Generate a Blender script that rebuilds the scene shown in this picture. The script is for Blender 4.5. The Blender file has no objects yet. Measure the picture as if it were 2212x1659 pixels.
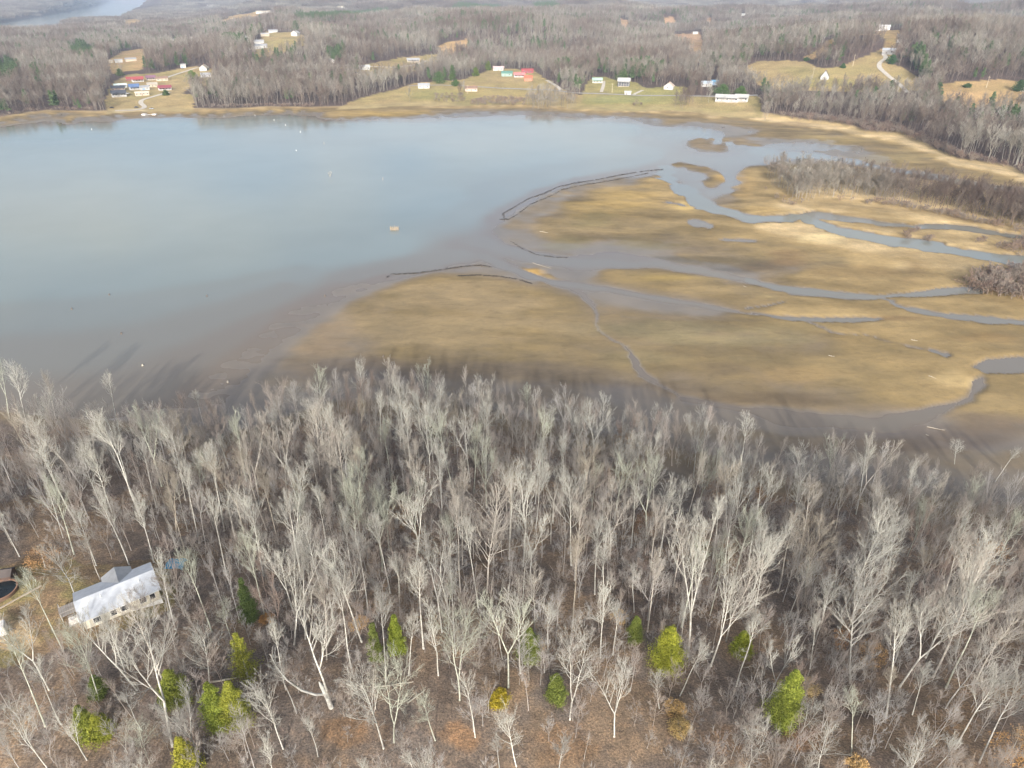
import bpy, bmesh, math, random
import numpy as np
from mathutils import Vector, Matrix, Euler

S = bpy.context.scene
COL = S.collection

# ------------------------------------------------------------------ camera, sky, sun, exposure
CZ = 110.0                       # height of the camera above the lake
PITCH = math.radians(29.86)
FPX, CXP, CYP = 1476.0, 1106.0, 829.5   # pin-hole values in the 2212 x 1659 pixel grid used for surveying
cam_d = bpy.data.cameras.new('camera')
cam_d.sensor_width = 36.0
cam_d.lens = FPX / 2212.0 * 36.0
cam_d.clip_start = 1.0
cam_d.clip_end = 60000.0
cam = bpy.data.objects.new('camera', cam_d)
cam.location = (0, 0, CZ)
cam.rotation_euler = (math.pi / 2 - PITCH, 0, 0)
COL.objects.link(cam)
S.camera = cam

SUN_EL = math.radians(21.5)
SUN_AZ = math.radians(1.5)       # the light travels towards +Y, slightly to the right
w = bpy.data.worlds.new('World')
S.world = w
w.use_nodes = True
nt = w.node_tree
nt.nodes.clear()
sky = nt.nodes.new('ShaderNodeTexSky')
sky.sky_type = 'NISHITA'
sky.sun_disc = False
sky.sun_elevation = SUN_EL
sky.sun_rotation = math.pi + SUN_AZ
sky.air_density = 0.8
sky.dust_density = 5.0
sky.ozone_density = 1.0
bg = nt.nodes.new('ShaderNodeBackground')
bg.inputs['Strength'].default_value = 0.15
wo = nt.nodes.new('ShaderNodeOutputWorld')
tcw = nt.nodes.new('ShaderNodeTexCoord')       # thin broken cloud over the hazy blue
mpw = nt.nodes.new('ShaderNodeMapping')
mpw.inputs['Scale'].default_value = (1.0, 1.0, 3.6)
nt.links.new(tcw.outputs['Generated'], mpw.inputs['Vector'])
nzw = nt.nodes.new('ShaderNodeTexNoise')
nzw.inputs['Scale'].default_value = 2.6
nzw.inputs['Detail'].default_value = 6.0
nzw.inputs['Roughness'].default_value = 0.55
nt.links.new(mpw.outputs[0], nzw.inputs['Vector'])
rpw = nt.nodes.new('ShaderNodeValToRGB')
rpw.color_ramp.elements[0].position = 0.44
rpw.color_ramp.elements[1].position = 0.66
nt.links.new(nzw.outputs['Fac'], rpw.inputs[0])
bww = nt.nodes.new('ShaderNodeRGBToBW')
nt.links.new(sky.outputs[0], bww.inputs[0])
mlw = nt.nodes.new('ShaderNodeMath')
mlw.operation = 'MULTIPLY'
mlw.inputs[1].default_value = 1.45
nt.links.new(bww.outputs[0], mlw.inputs[0])
mxw = nt.nodes.new('ShaderNodeMix')
mxw.data_type = 'RGBA'
nt.links.new(rpw.outputs[0], mxw.inputs[0])
nt.links.new(sky.outputs[0], mxw.inputs[6])
nt.links.new(mlw.outputs[0], mxw.inputs[7])
nt.links.new(mxw.outputs[2], bg.inputs[0])
nt.links.new(bg.outputs[0], wo.inputs[0])

sun_d = bpy.data.lights.new('sun', 'SUN')
sun_d.energy = 2.5
sun_d.angle = math.radians(1.2)
sun_d.color = (1.0, 0.965, 0.92)
sun = bpy.data.objects.new('sun', sun_d)
trav = Vector((math.sin(SUN_AZ) * math.cos(SUN_EL), math.cos(SUN_AZ) * math.cos(SUN_EL), -math.sin(SUN_EL)))
sun.rotation_euler = trav.to_track_quat('-Z', 'Y').to_euler()
sun.location = (0, -50, 200)
COL.objects.link(sun)

S.view_settings.view_transform = 'Standard'
S.view_settings.look = 'None'
S.view_settings.exposure = 0.85
S.view_settings.gamma = 1.0
S.render.engine = 'CYCLES'
S.cycles.max_bounces = 5
S.cycles.diffuse_bounces = 2
S.cycles.glossy_bounces = 2
S.cycles.transmission_bounces = 2
S.cycles.volume_bounces = 0
S.cycles.use_adaptive_sampling = False
S.cycles.use_denoising = True
S.cycles.denoiser = 'OPENIMAGEDENOISE'
S.cycles.denoising_input_passes = 'RGB_ALBEDO_NORMAL'
S.cycles.denoising_prefilter = 'ACCURATE'

RNG = np.random.default_rng(7)
random.seed(7)

# ------------------------------------------------------------------ survey helpers
cp, sp = math.cos(PITCH), math.sin(PITCH)
def ray(px, py):
    a = (np.asarray(px, float) - CXP) / FPX
    b = -(np.asarray(py, float) - CYP) / FPX
    return np.stack([a, cp + b * sp, -sp + b * cp], -1)
def unproj(px, py, z=0.0):
    d = ray(px, py)
    t = (z - CZ) / np.minimum(d[..., 2], -1e-4)
    return d[..., 0] * t, d[..., 1] * t
def proj(x, y, z):
    zc = y * cp - (z - CZ) * sp
    yc = y * sp + (z - CZ) * cp
    zc = np.where(zc < 1, 1, zc)
    return CXP + FPX * x / zc, CYP - FPX * yc / zc

def hash2(ix, iy, seed):
    v = np.sin(ix * 127.1 + iy * 311.7 + seed * 74.7) * 43758.5453
    return v - np.floor(v)
def vnoise(x, y, seed=0):
    ix, iy = np.floor(x), np.floor(y)
    fx, fy = x - ix, y - iy
    fx, fy = fx * fx * (3 - 2 * fx), fy * fy * (3 - 2 * fy)
    a, b = hash2(ix, iy, seed), hash2(ix + 1, iy, seed)
    c, d = hash2(ix, iy + 1, seed), hash2(ix + 1, iy + 1, seed)
    return (a * (1 - fx) + b * fx) * (1 - fy) + (c * (1 - fx) + d * fx) * fy
def fbm(x, y, seed=0, o=4):
    s, a, n = 0, 0.5, 0
    for k in range(o):
        s = s + a * vnoise(x * 2 ** k + 17.3 * k, y * 2 ** k - 9.1 * k, seed + k)
        n += a
        a *= 0.5
    return s / n
def sstep(a, b, x):
    t = np.clip((x - a) / (b - a), 0, 1)
    return t * t * (3 - 2 * t)
def in_poly(px, py, poly):
    r = np.zeros(np.shape(px), bool)
    n = len(poly)
    for i in range(n):
        x0, y0 = poly[i]
        x1, y1 = poly[(i + 1) % n]
        if y0 == y1:
            continue
        c = ((y0 > py) != (y1 > py)) & (px < (x1 - x0) * (py - y0) / (y1 - y0) + x0)
        r ^= c
    return r
def line_dist(px, py, pl, wx=0.6):
    best = np.full(np.shape(px), 1e9)
    par = np.zeros(np.shape(px))
    n = len(pl) - 1
    for i in range(n):
        x0, y0 = pl[i][0] * wx, pl[i][1]
        x1, y1 = pl[i + 1][0] * wx, pl[i + 1][1]
        dx, dy = x1 - x0, y1 - y0
        t = np.clip(((px * wx - x0) * dx + (py - y0) * dy) / (dx * dx + dy * dy + 1e-9), 0, 1)
        d = np.hypot(px * wx - x0 - t * dx, py - y0 - t * dy)
        m = d < best
        best = np.where(m, d, best)
        par = np.where(m, (i + t) / n, par)
    return best, par

# ------------------------------------------------------------------ terrain survey (2212-grid pixels)
FAR_EDGE = [(-900, 330), (-400, 268), (0, 256), (60, 246), (104, 241), (150, 243), (210, 244), (300, 238), (400, 238), (500, 238),
            (576, 234), (680, 235), (720, 234), (800, 231), (870, 226), (960, 226), (1060, 224), (1130, 222), (1200, 226),
            (1240, 233), (1300, 236), (1400, 238), (1450, 236), (1490, 238), (1540, 247), (1600, 251), (1644, 252), (1735, 265),
            (1818, 273), (1870, 290), (1950, 294), (2014, 325), (2066, 348), (2183, 367), (2212, 385), (2500, 440), (3200, 560)]
NEAR_EDGE = [(-900, 905), (-300, 900), (0, 893), (120, 900), (240, 915), (330, 935), (450, 958), (560, 938), (650, 902), (720, 880), (850, 874), (1000, 890),
             (1150, 925), (1300, 955), (1450, 985), (1550, 1012), (1650, 1030), (1800, 1058), (1950, 1078), (2100, 1100), (2212, 1115),
             (2500, 1150), (3200, 1220)]
def edge_fn(pl):
    x, y = unproj([p[0] for p in pl], [p[1] for p in pl])
    th, r = np.arctan2(x, y), np.hypot(x, y)
    o = np.argsort(th)
    return th[o], r[o]
FE, NE = edge_fn(FAR_EDGE), edge_fn(NEAR_EDGE)

CTRL = [  # strokes of known level (m above the lake)
 (-1.5, [(0, 300), (300, 275), (600, 265), (900, 278), (1200, 270), (1350, 277)]),
 (-2.5, [(-200, 400), (0, 400), (400, 380), (800, 350), (1100, 330), (1300, 315)]),
 (-2.5, [(-200, 550), (0, 550), (300, 500), (700, 460), (950, 430)]),
 (-1.7, [(-200, 640), (0, 620), (300, 600), (600, 560), (850, 525)]),
 (-0.65, [(-200, 690), (0, 680), (250, 660), (450, 630), (650, 585)]),
 (-0.28, [(-200, 780), (0, 760), (200, 750), (360, 720), (480, 680), (620, 620)]),
 (-0.10, [(-200, 870), (60, 860), (200, 850), (330, 830), (400, 790), (480, 740), (560, 690)]),
 (-0.2, [(760, 600), (900, 570), (1000, 545)]),
 (-0.9, [(1000, 470), (1060, 430), (1150, 395), (1300, 360), (1400, 335)]),
 (-0.5, [(1400, 295), (1500, 290), (1600, 318), (1660, 330)]),
 (-0.3, [(1450, 345), (1550, 350), (1620, 345)]),
 (0.0, [(0, 264), (39, 258), (68, 251), (104, 247), (138, 247)]),
 (0.0, [(135, 263), (167, 259), (198, 254), (260, 250), (312, 247), (391, 247), (495, 247), (576, 242), (625, 241), (682, 244),
        (708, 257), (807, 257), (886, 254), (953, 252), (1016, 250), (1123, 244), (1184, 246), (1288, 251), (1418, 261)]),
 (0.6, [(0, 260), (60, 249), (110, 243)]),
 (0.6, [(150, 256), (200, 249), (300, 243), (500, 242), (600, 237), (680, 237), (715, 248), (800, 248), (880, 245), (930, 240)]),
 (0.12, [(940, 243), (1120, 238), (1200, 240), (1290, 245), (1400, 252)]),
 (0.7, [(930, 229), (1120, 228), (1200, 231), (1290, 240), (1420, 243), (1500, 245), (1540, 253)]),
 (0.25, [(1420, 254), (1500, 257), (1600, 268), (1700, 277), (1800, 287)]),
 (0.32, [(1650, 290), (1740, 292), (1850, 305), (1950, 328), (2050, 364), (2212, 398)]),
 (0.85, [(1644, 257), (1735, 270), (1818, 278), (1870, 295), (1950, 299), (2014, 330), (2066, 353), (2183, 372), (2212, 390), (2400, 430)]),
 (0.0, [(1500, 266), (1620, 282), (1640, 302), (1714, 310), (1792, 303)]),
 (0.22, [(1512, 305), (1540, 303), (1570, 304), (1600, 308), (1630, 314), (1600, 318), (1560, 318), (1530, 312), (1570, 311)]),
 (0.3, [(1462, 357), (1490, 360), (1520, 365), (1545, 376), (1545, 388), (1532, 398)]),
 (-0.25, [(1450, 350), (1500, 352), (1560, 362), (1580, 385), (1570, 410), (1540, 415)]),
 (-0.25, [(1440, 362), (1470, 370), (1500, 380), (1512, 400)]),
 (-0.14, [(1690, 320), (1780, 318), (1850, 322)]),
 (0.04, [(1730, 330), (1800, 329), (1900, 343)]),
 (0.9, [(1700, 395), (1800, 405), (1950, 415), (2100, 440), (2212, 465), (2400, 500)]),
 (0.5, [(1640, 372), (1630, 400), (1650, 430), (1600, 418)]),
 (0.1, [(1600, 385), (1590, 405), (1575, 425)]),
 (0.7, [(1700, 441), (1800, 441), (1900, 452), (2000, 472), (2100, 492), (2212, 512)]),
 (0.55, [(1420, 392), (1450, 420), (1470, 438)]),
 (0.4, [(1300, 420), (1380, 440), (1250, 445), (1420, 460)]),
 (0.28, [(1200, 480), (1200, 505), (1300, 500), (1400, 505)]),
 (0.1, [(1340, 392), (1250, 405), (1200, 424), (1140, 465), (1110, 490)]),
 (-0.03, [(1425, 366), (1330, 381), (1250, 392), (1190, 410), (1120, 446), (1080, 474)]),
 (0.05, [(1100, 500), (1150, 532), (1230, 550), (1270, 545), (1320, 532), (1420, 550), (1530, 570), (1613, 595)]),
 (0.4, [(1500, 480), (1600, 500), (1700, 540), (1800, 565), (1650, 560)]),
 (0.5, [(1900, 585), (2000, 600), (1750, 600)]),
 (0.7, [(1800, 510), (1900, 540), (2000, 560), (2150, 585), (1650, 490)]),
 (0.2, [(1480, 555), (1600, 570), (1700, 585)]),
 (0.6, [(1850, 495), (1950, 510), (2050, 525), (2150, 540), (2300, 560)]),
 (0.55, [(1850, 462), (1950, 476), (2050, 486), (2200, 506)]),
 (0.5, [(2000, 656), (2100, 667), (2200, 682), (2100, 642), (2200, 660)]),
 (0.38, [(1330, 594), (1420, 604), (1520, 624), (1600, 644), (1660, 650)]),
 (0.4, [(1150, 583), (1183, 599)]),
 (-0.1, [(1000, 530), (1080, 548)]),
 (0.0, [(1090, 565), (1210, 592), (1270, 583)]),
 (-0.05, [(1200, 558), (1300, 552), (1400, 562)]),
 (0.03, [(1230, 612), (1330, 634), (1420, 655), (1530, 672)]),
 (0.34, [(850, 640), (950, 608), (1050, 620), (1150, 642), (1210, 662)]),
 (0.24, [(800, 660), (800, 700)]),
 (0.36, [(880, 680), (950, 690), (1000, 700), (1100, 700), (1220, 710)]),
 (0.28, [(880, 755), (1000, 760), (1150, 770), (1280, 790)]),
 (0.12, [(740, 700), (700, 740), (660, 790)]),
 (0.08, [(600, 830), (720, 815), (800, 825), (950, 840), (1100, 856), (1300, 880)]),
 (0.0, [(830, 601), (740, 630), (650, 675), (570, 730), (500, 790), (430, 850)]),
 (0.04, [(990, 579), (1040, 573), (1100, 588), (1150, 606)]),
 (0.25, [(1340, 692), (1450, 700), (1600, 712), (1750, 740)]),
 (0.34, [(1400, 780), (1550, 780), (1700, 800), (1850, 800)]),
 (0.5, [(1900, 770), (2000, 800), (1950, 840), (2050, 830)]),
 (0.2, [(1480, 832), (1600, 852), (1750, 872)]),
 (0.45, [(2140, 850), (2212, 850), (2212, 740), (2100, 735), (1850, 712), (1950, 715)]),
 (0.03, [(1330, 860), (1450, 890), (1560, 900), (1700, 930), (1850, 940), (2000, 925)]),
 (0.09, [(1500, 925), (1700, 950), (1900, 960), (2100, 950), (2212, 965)]),
 (0.06, [(1300, 925), (1450, 955), (1600, 990), (1800, 1020), (2000, 1040), (2212, 1060)]),
 (0.03, [(330, 905), (450, 925), (560, 905), (650, 880), (1100, 900)]),
 (0.5, [(1700, 668), (1800, 668), (1900, 668)]),
]
CHAN = [  # (level, half width start, end, softness, line)
 (-0.45, 5, 5, 3, [(1690, 335), (1760, 335), (1830, 348), (1922, 366), (1990, 377), (2063, 391), (2120, 405), (2212, 414), (2400, 440)]),
 (-0.6, 9, 9, 3, [(1435, 372), (1465, 402), (1500, 433), (1541, 452), (1613, 469), (1689, 473), (1738, 468)]),
 (-0.7, 6, 13, 2, [(1738, 470), (1771, 488), (1853, 510), (1962, 529), (2072, 547), (2212, 566), (2400, 592)]),
 (-0.3, 5, 5, 2, [(1738, 466), (1770, 464), (1853, 477), (1962, 488)]),
 (-0.4, 3, 8, 2, [(1962, 488), (2072, 493), (2140, 503), (2300, 524)]),
 (-0.16, 8, 6, 5, [(1008, 515), (1080, 535), (1145, 553), (1254, 570), (1418, 572), (1527, 588), (1613, 607)]),
 (-0.3, 5, 6, 2, [(1613, 607), (1689, 622), (1798, 634), (1908, 641), (2017, 633), (2099, 625), (2130, 628)]),
 (-0.3, 8, 6, 3, [(1710, 632), (1800, 641), (1900, 644)]),
 (-0.25, 2, 7, 2, [(1908, 645), (1962, 668), (2044, 683), (2212, 698), (2400, 715)]),
 (-0.15, 5, 4, 4, [(1040, 555), (1100, 578), (1145, 597), (1199, 611), (1309, 624), (1418, 643), (1527, 662), (1613, 677)]),
 (-0.2, 3, 5, 2, [(1613, 677), (1716, 688), (1826, 691), (1905, 690)]),
 (-0.2, 3, 3, 2, [(1613, 668), (1660, 660), (1700, 652)]),
 (-0.03, 1.5, 2.5, 2, [(1744, 693), (1798, 720), (1880, 726), (1962, 750), (2017, 759), (2055, 770)]),
 (-0.2, 3, 4, 2, [(2010, 757), (2055, 769)]),
 (-0.02, 4, 5, 3, [(1243, 627), (1281, 657), (1292, 679), (1290, 701), (1322, 734), (1361, 759), (1390, 811), (1478, 862)]),
 (-0.02, 8, 17, 7, [(1478, 862), (1622, 886), (1719, 909), (1817, 915)]),
 (-0.06, 19, 12, 7, [(1817, 915), (1898, 915), (1963, 902), (2050, 878), (2095, 862), (2112, 840), (2120, 815)]),
 (-0.12, 12, 12, 3, [(2105, 792), (2150, 790), (2240, 786)]),
 (-0.15, 5, 4, 2, [(1497, 479), (1538, 491)]),
 (-0.1, 2.5, 2, 2, [(1560, 519), (1640, 521)]),
 (-0.12, 3, 3, 2, [(1436, 436), (1490, 446)]),
 (0.12, 3.5, 1, 3, [(1340, 686), (1500, 690), (1640, 694)]),
]
RIVER = [(-400, 80), (-100, 54), (0, 49), (52, 40), (117, 29), (182, 16), (229, 4), (240, 0), (365, 0), (351, 12), (307, 22), (286, 30), (276, 38),
         (250, 41), (234, 41), (156, 45), (146, 62), (78, 68), (0, 66), (-400, 100)]
CLEAR = [  # open ground on the far land: (tone, polygon)
 ('field', [(228, 250), (230, 205), (238, 190), (252, 172), (280, 160), (330, 160), (420, 143), (455, 146), (462, 165), (405, 170), (375, 195), (416, 206), (418, 250)]),
 ('straw', [(230, 132), (262, 112), (310, 104), (313, 126), (300, 135), (240, 141)]),
 ('field', [(690, 252), (780, 212), (860, 192), (900, 178), (1000, 172), (1060, 148), (1150, 150), (1210, 190), (1250, 205), (1640, 207), (1644, 256), (1200, 250), (1000, 240), (850, 252)]),
 ('lawn', [(1256, 205), (1268, 180), (1285, 165), (1310, 166), (1335, 176), (1375, 178), (1395, 190), (1440, 186), (1480, 186), (1490, 205)]),
 ('field', [(1598, 146), (1640, 132), (1700, 130), (1745, 134), (1765, 146), (1800, 147), (1840, 134), (1880, 116), (1905, 108), (1930, 112), (1925, 138), (1955, 150), (1985, 168), (1998, 196), (1900, 200), (1760, 197), (1690, 198), (1640, 184)]),
 ('straw', [(1735, 126), (1780, 98), (1790, 86), (1830, 76), (1895, 66), (1945, 64), (1950, 76), (1938, 92), (1925, 112), (1900, 112), (1914, 92), (1905, 76), (1860, 75), (1812, 82), (1796, 98), (1790, 112), (1755, 128)]),
 ('straw', [(945, 100), (970, 90), (1010, 85), (1012, 92), (985, 98), (958, 110)]),
 ('field', [(800, 138), (860, 126), (940, 117), (948, 122), (900, 136), (845, 146), (720, 148)]),
 ('straw', [(2030, 182), (2080, 176), (2150, 172), (2230, 176), (2230, 205), (2180, 208), (2040, 206)]),
 ('dirt', [(1436, 76), (1510, 69), (1522, 98), (1513, 119), (1502, 116), (1488, 84)]),
 ('dirt', [(1338, 40), (1352, 42), (1362, 52), (1345, 54)]),
 ('dirt', [(1436, 38), (1450, 36), (1462, 46), (1432, 56)]),
 ('dirt', [(1528, 38), (1536, 38), (1537, 52), (1529, 52)]),
 ('field', [(575, 68), (640, 70), (660, 78), (640, 90), (580, 108), (545, 108)]),
 ('straw', [(470, 38), (580, 22), (600, 26), (560, 36), (480, 46)]),
 ('straw', [(248, 46), (300, 40), (312, 46), (300, 52), (250, 54)]),
]
TONE = {'field': (0.37, 0.295, 0.15), 'straw': (0.42, 0.30, 0.155), 'lawn': (0.32, 0.285, 0.125), 'dirt': (0.40, 0.27, 0.17)}
YARD = [(-120, 1240), (0, 1225), (60, 1195), (140, 1200), (180, 1218), (340, 1206), (372, 1240), (378, 1310), (200, 1385), (120, 1405), (92, 1425), (-120, 1470)]
GULLY = [(1405, 1020), (1440, 1000), (1478, 1020), (1500, 1060), (1505, 1105), (1470, 1118), (1420, 1112), (1398, 1070)]

# ------------------------------------------------------------------ terrain grid (rings round the camera's foot)
NR = 1050
R0 = 28.0
LR = math.log(22000.0 / R0) / (NR - 1)
RR = R0 * np.exp(LR * np.arange(NR))
TH_F = 58.0
NTF = 660
th_f = np.linspace(-math.radians(TH_F), math.radians(TH_F), NTF)
th_c = np.linspace(math.radians(TH_F), 2 * math.pi - math.radians(TH_F), 84)[1:-1]
TH = np.concatenate([th_f, th_c])
NT = len(TH)
Rg, Tg = np.meshgrid(RR, TH, indexing='ij')
Xg, Yg = Rg * np.sin(Tg), Rg * np.cos(Tg)
Ts = np.where(Tg > math.pi, Tg - 2 * math.pi, Tg)
rf = np.interp(np.clip(Ts, FE[0][0], FE[0][-1]), FE[0], FE[1])
rn = np.interp(np.clip(Ts, NE[0][0], NE[0][-1]), NE[0], NE[1])
wob = (fbm(Xg / 14, Yg / 14, 3) - 0.5)
rf = rf + wob * 8
rn = rn + wob * 7
behind = np.abs(Ts) > math.radians(75)
s_far, s_near = Rg - rf, rn - Rg

# basin level
PX0, PY0 = proj(Xg, Yg, np.zeros_like(Xg))
warp_a = (fbm(Xg / 22, Yg / 22, 21) - 0.5)
warp_b = (fbm(Xg / 18, Yg / 18, 25) - 0.5)
PXw = PX0 + warp_a * 26
PYw = PY0 + warp_b * 9
basin = (s_far < 12) & (s_near < 12) & ~behind
bi = np.nonzero(basin)
bx, by = PXw[bi], PYw[bi]
cpx, cpy, cv = [], [], []
for v, pl in CTRL:
    for a, b in zip(pl[:-1], pl[1:]):
        n = max(1, int(math.hypot(b[0] - a[0], (b[1] - a[1]) * 2.5) / 28))
        for k in range(n):
            cpx.append(a[0] + (b[0] - a[0]) * k / n); cpy.append(a[1] + (b[1] - a[1]) * k / n); cv.append(v)
    cpx.append(pl[-1][0]); cpy.append(pl[-1][1]); cv.append(v)
cpx, cpy, cv = np.array(cpx, np.float32), np.array(cpy, np.float32), np.array(cv, np.float32)
lev = np.empty(len(bx), np.float32)
bx32, by32 = bx.astype(np.float32), by.astype(np.float32)
for i in range(0, len(bx), 4000):
    dx = (bx32[i:i + 4000, None] - cpx) * 0.42
    dy = by32[i:i + 4000, None] - cpy
    q = 1.0 / (dx * dx + dy * dy + 4.0) ** 1.9
    lev[i:i + 4000] = (q * cv).sum(1) / q.sum(1)
streak = (fbm((Xg[bi] + 50 * warp_a[bi]) / 46, (Yg[bi] + 30 * warp_b[bi] + 0.16 * Xg[bi]) / 14, 31, 5) - 0.5) * (0.5 + 0.5 * sstep(1350, 1600, PX0[bi]))
fine = fbm(Xg[bi] / 9, Yg[bi] / 4, 37, 4) - 0.5
dry = np.clip((lev + 0.03) / 0.3, 0, 1)
lev = lev + dry * (streak * 0.34 + fine * 0.16) + (1 - dry) * fine * 0.02
widen = fbm(Xg[bi] / 30, Yg[bi] / 20, 43, 4)
finea = fbm(Xg[bi] / 7, Yg[bi] / 4, 45, 4) - 0.5
fineb = fbm(Xg[bi] / 7, Yg[bi] / 4, 49, 4) - 0.5
for v, h0, h1, soft, pl in CHAN:
    xs = [p[0] for p in pl]; ys = [p[1] for p in pl]
    m = (bx > min(xs) - 60) & (bx < max(xs) + 60) & (by > min(ys) - 40) & (by < max(ys) + 40)
    d, t = line_dist(bx[m] - warp_a[bi][m] * 16 + fineb[m] * 22, by[m] - warp_b[bi][m] * 5 + finea[m] * 5, pl)
    hw = (h0 + (h1 - h0) * t) * (0.5 + 1.1 * sstep(0.25, 0.75, widen[m]))
    if pl[-1][0] < 2200: hw = hw * np.clip((1 - t) / 0.10 + 0.05, 0, 1) ** 0.6
    if h0 == 12 and h1 == 12: hw = hw * np.clip(t / 0.35 + 0.25, 0, 1)
    if h0 < 4: hw = hw * np.clip(t / 0.06 + 0.2, 0, 1) ** 0.6
    k = 1 - sstep(hw - soft, hw + soft, d)
    L = lev[m]
    lev[m] = np.where(L > v, L * (1 - k) + v * k, L)
LEV = np.zeros_like(Xg)
LEV[bi] = lev

# land heights
n1 = fbm(Xg / 420, Yg / 420, 51, 4)
n2 = fbm(Xg / 900 + 3, Yg / 900, 57, 4)
leftlow = 1 - 0.75 * sstep(math.radians(-14), math.radians(-24), -Ts * -1) if False else 1 - 0.78 * sstep(math.radians(15), math.radians(24), -Ts) * sstep(900, 1500, Rg) * (1 - sstep(4300, 6500, Rg))
sf = np.maximum(s_far, 0)
hx, hy = unproj(1875, 100, 38)
hill = 34 * np.exp(-(((Xg - hx) / 260) ** 2 + ((Yg - hy) / 330) ** 2))
far_h = 0.8 + 5 * sstep(0, 120, sf) + leftlow * (44 * sstep(40, 700, sf) * np.clip(n1 * 2.2 - 0.62, 0.02, 1.2) + 34 * sstep(600, 2600, sf) * (0.1 + n2)) \
    + hill + 52 * sstep(3800, 8500, Rg) * (0.35 + n2)
near_h = 0.3 + 14.9 * sstep(-6, 125, np.maximum(s_near, 0)) + (fbm(Xg / 26, Yg / 26, 61) - 0.5) * 3.2 * sstep(2, 30, s_near)
Hh = np.where(s_far > 0, far_h, np.where(s_near > 0, near_h, LEV))
kf = sstep(-10, 10, s_far); kn = sstep(-6, 6, s_near)
Hh = np.where(basin & (s_far > -10), LEV * (1 - kf) + far_h * kf, Hh)
Hh = np.where(basin & (s_near > -6), LEV * (1 - kn) + near_h * kn, Hh)
Hh = np.where(behind, near_h + 0 * Rg, Hh)
Hh = np.where(behind & (Rg > 400), 16 + 0 * Rg, Hh)
gm = in_poly(PX0, PY0, GULLY) & (Rg < 260)
gd = np.zeros_like(Hh)
gd[gm] = 1
for _ in range(3):
    for ax in (0, 1):
        gd[:, :NTF] = (gd[:, :NTF] + np.roll(gd[:, :NTF], 3, ax) + np.roll(gd[:, :NTF], -3, ax)) / 3
Hh = Hh * (1 - gd) + gd * 0.25
riv = in_poly(PX0, PY0, RIVER) & (Rg > 1500)
rd = riv.astype(float)
for _ in range(3):
    for ax in (0, 1):
        rd[:, :NTF] = (rd[:, :NTF] + np.roll(rd[:, :NTF], 2, ax) + np.roll(rd[:, :NTF], -2, ax)) / 3
Hh = np.where(riv, -2.0, Hh * (1 - rd * 0.9) + 1.0 * rd)

def grid_at(x, y, G):
    r = np.clip(np.log(np.maximum(np.hypot(x, y), R0) / R0) / LR, 0, NR - 1.001)
    t = np.clip((np.arctan2(x, y) + math.radians(TH_F)) / (2 * math.radians(TH_F)) * (NTF - 1), 0, NTF - 1.001)
    i, j = r.astype(int), t.astype(int)
    u, v = r - i, t - j
    return (G[i, j] * (1 - u) * (1 - v) + G[i + 1, j] * u * (1 - v) + G[i, j + 1] * (1 - u) * v + G[i + 1, j + 1] * u * v)
def ground(x, y):
    return float(grid_at(np.array([x], float), np.array([y], float), Hh)[0])
_T = np.exp(np.linspace(math.log(60), math.log(20000), 2600))
def at(px, py):
    """Where the line of sight through a survey pixel meets the ground."""
    d = ray(px, py)
    d = d / np.linalg.norm(d)
    z = CZ + d[2] * _T
    h = np.maximum(grid_at(d[0] * _T, d[1] * _T, Hh), 0)
    k = np.argmax(z < h)
    if z[k] >= h[k]:
        k = len(_T) - 1
    a = (z[k - 1] - h[k - 1]); b = (z[k] - h[k])
    t = _T[k - 1] + (_T[k] - _T[k - 1]) * a / (a - b + 1e-9)
    return Vector((d[0] * t, d[1] * t, ground(d[0] * t, d[1] * t)))

# ------------------------------------------------------------------ land cover
PXh, PYh = proj(Xg, Yg, Hh)
PXc = PXh + (fbm(Xg / 18, Yg / 18, 71) - 0.5) * 10
PYc = PYh + (fbm(Xg / 18, Yg / 18, 77) - 0.5) * 5
C = np.zeros(Xg.shape + (3,), np.float32)
def lerp3(a, b, t):
    return np.asarray(a) * (1 - t[..., None]) + np.asarray(b) * t[..., None]
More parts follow.
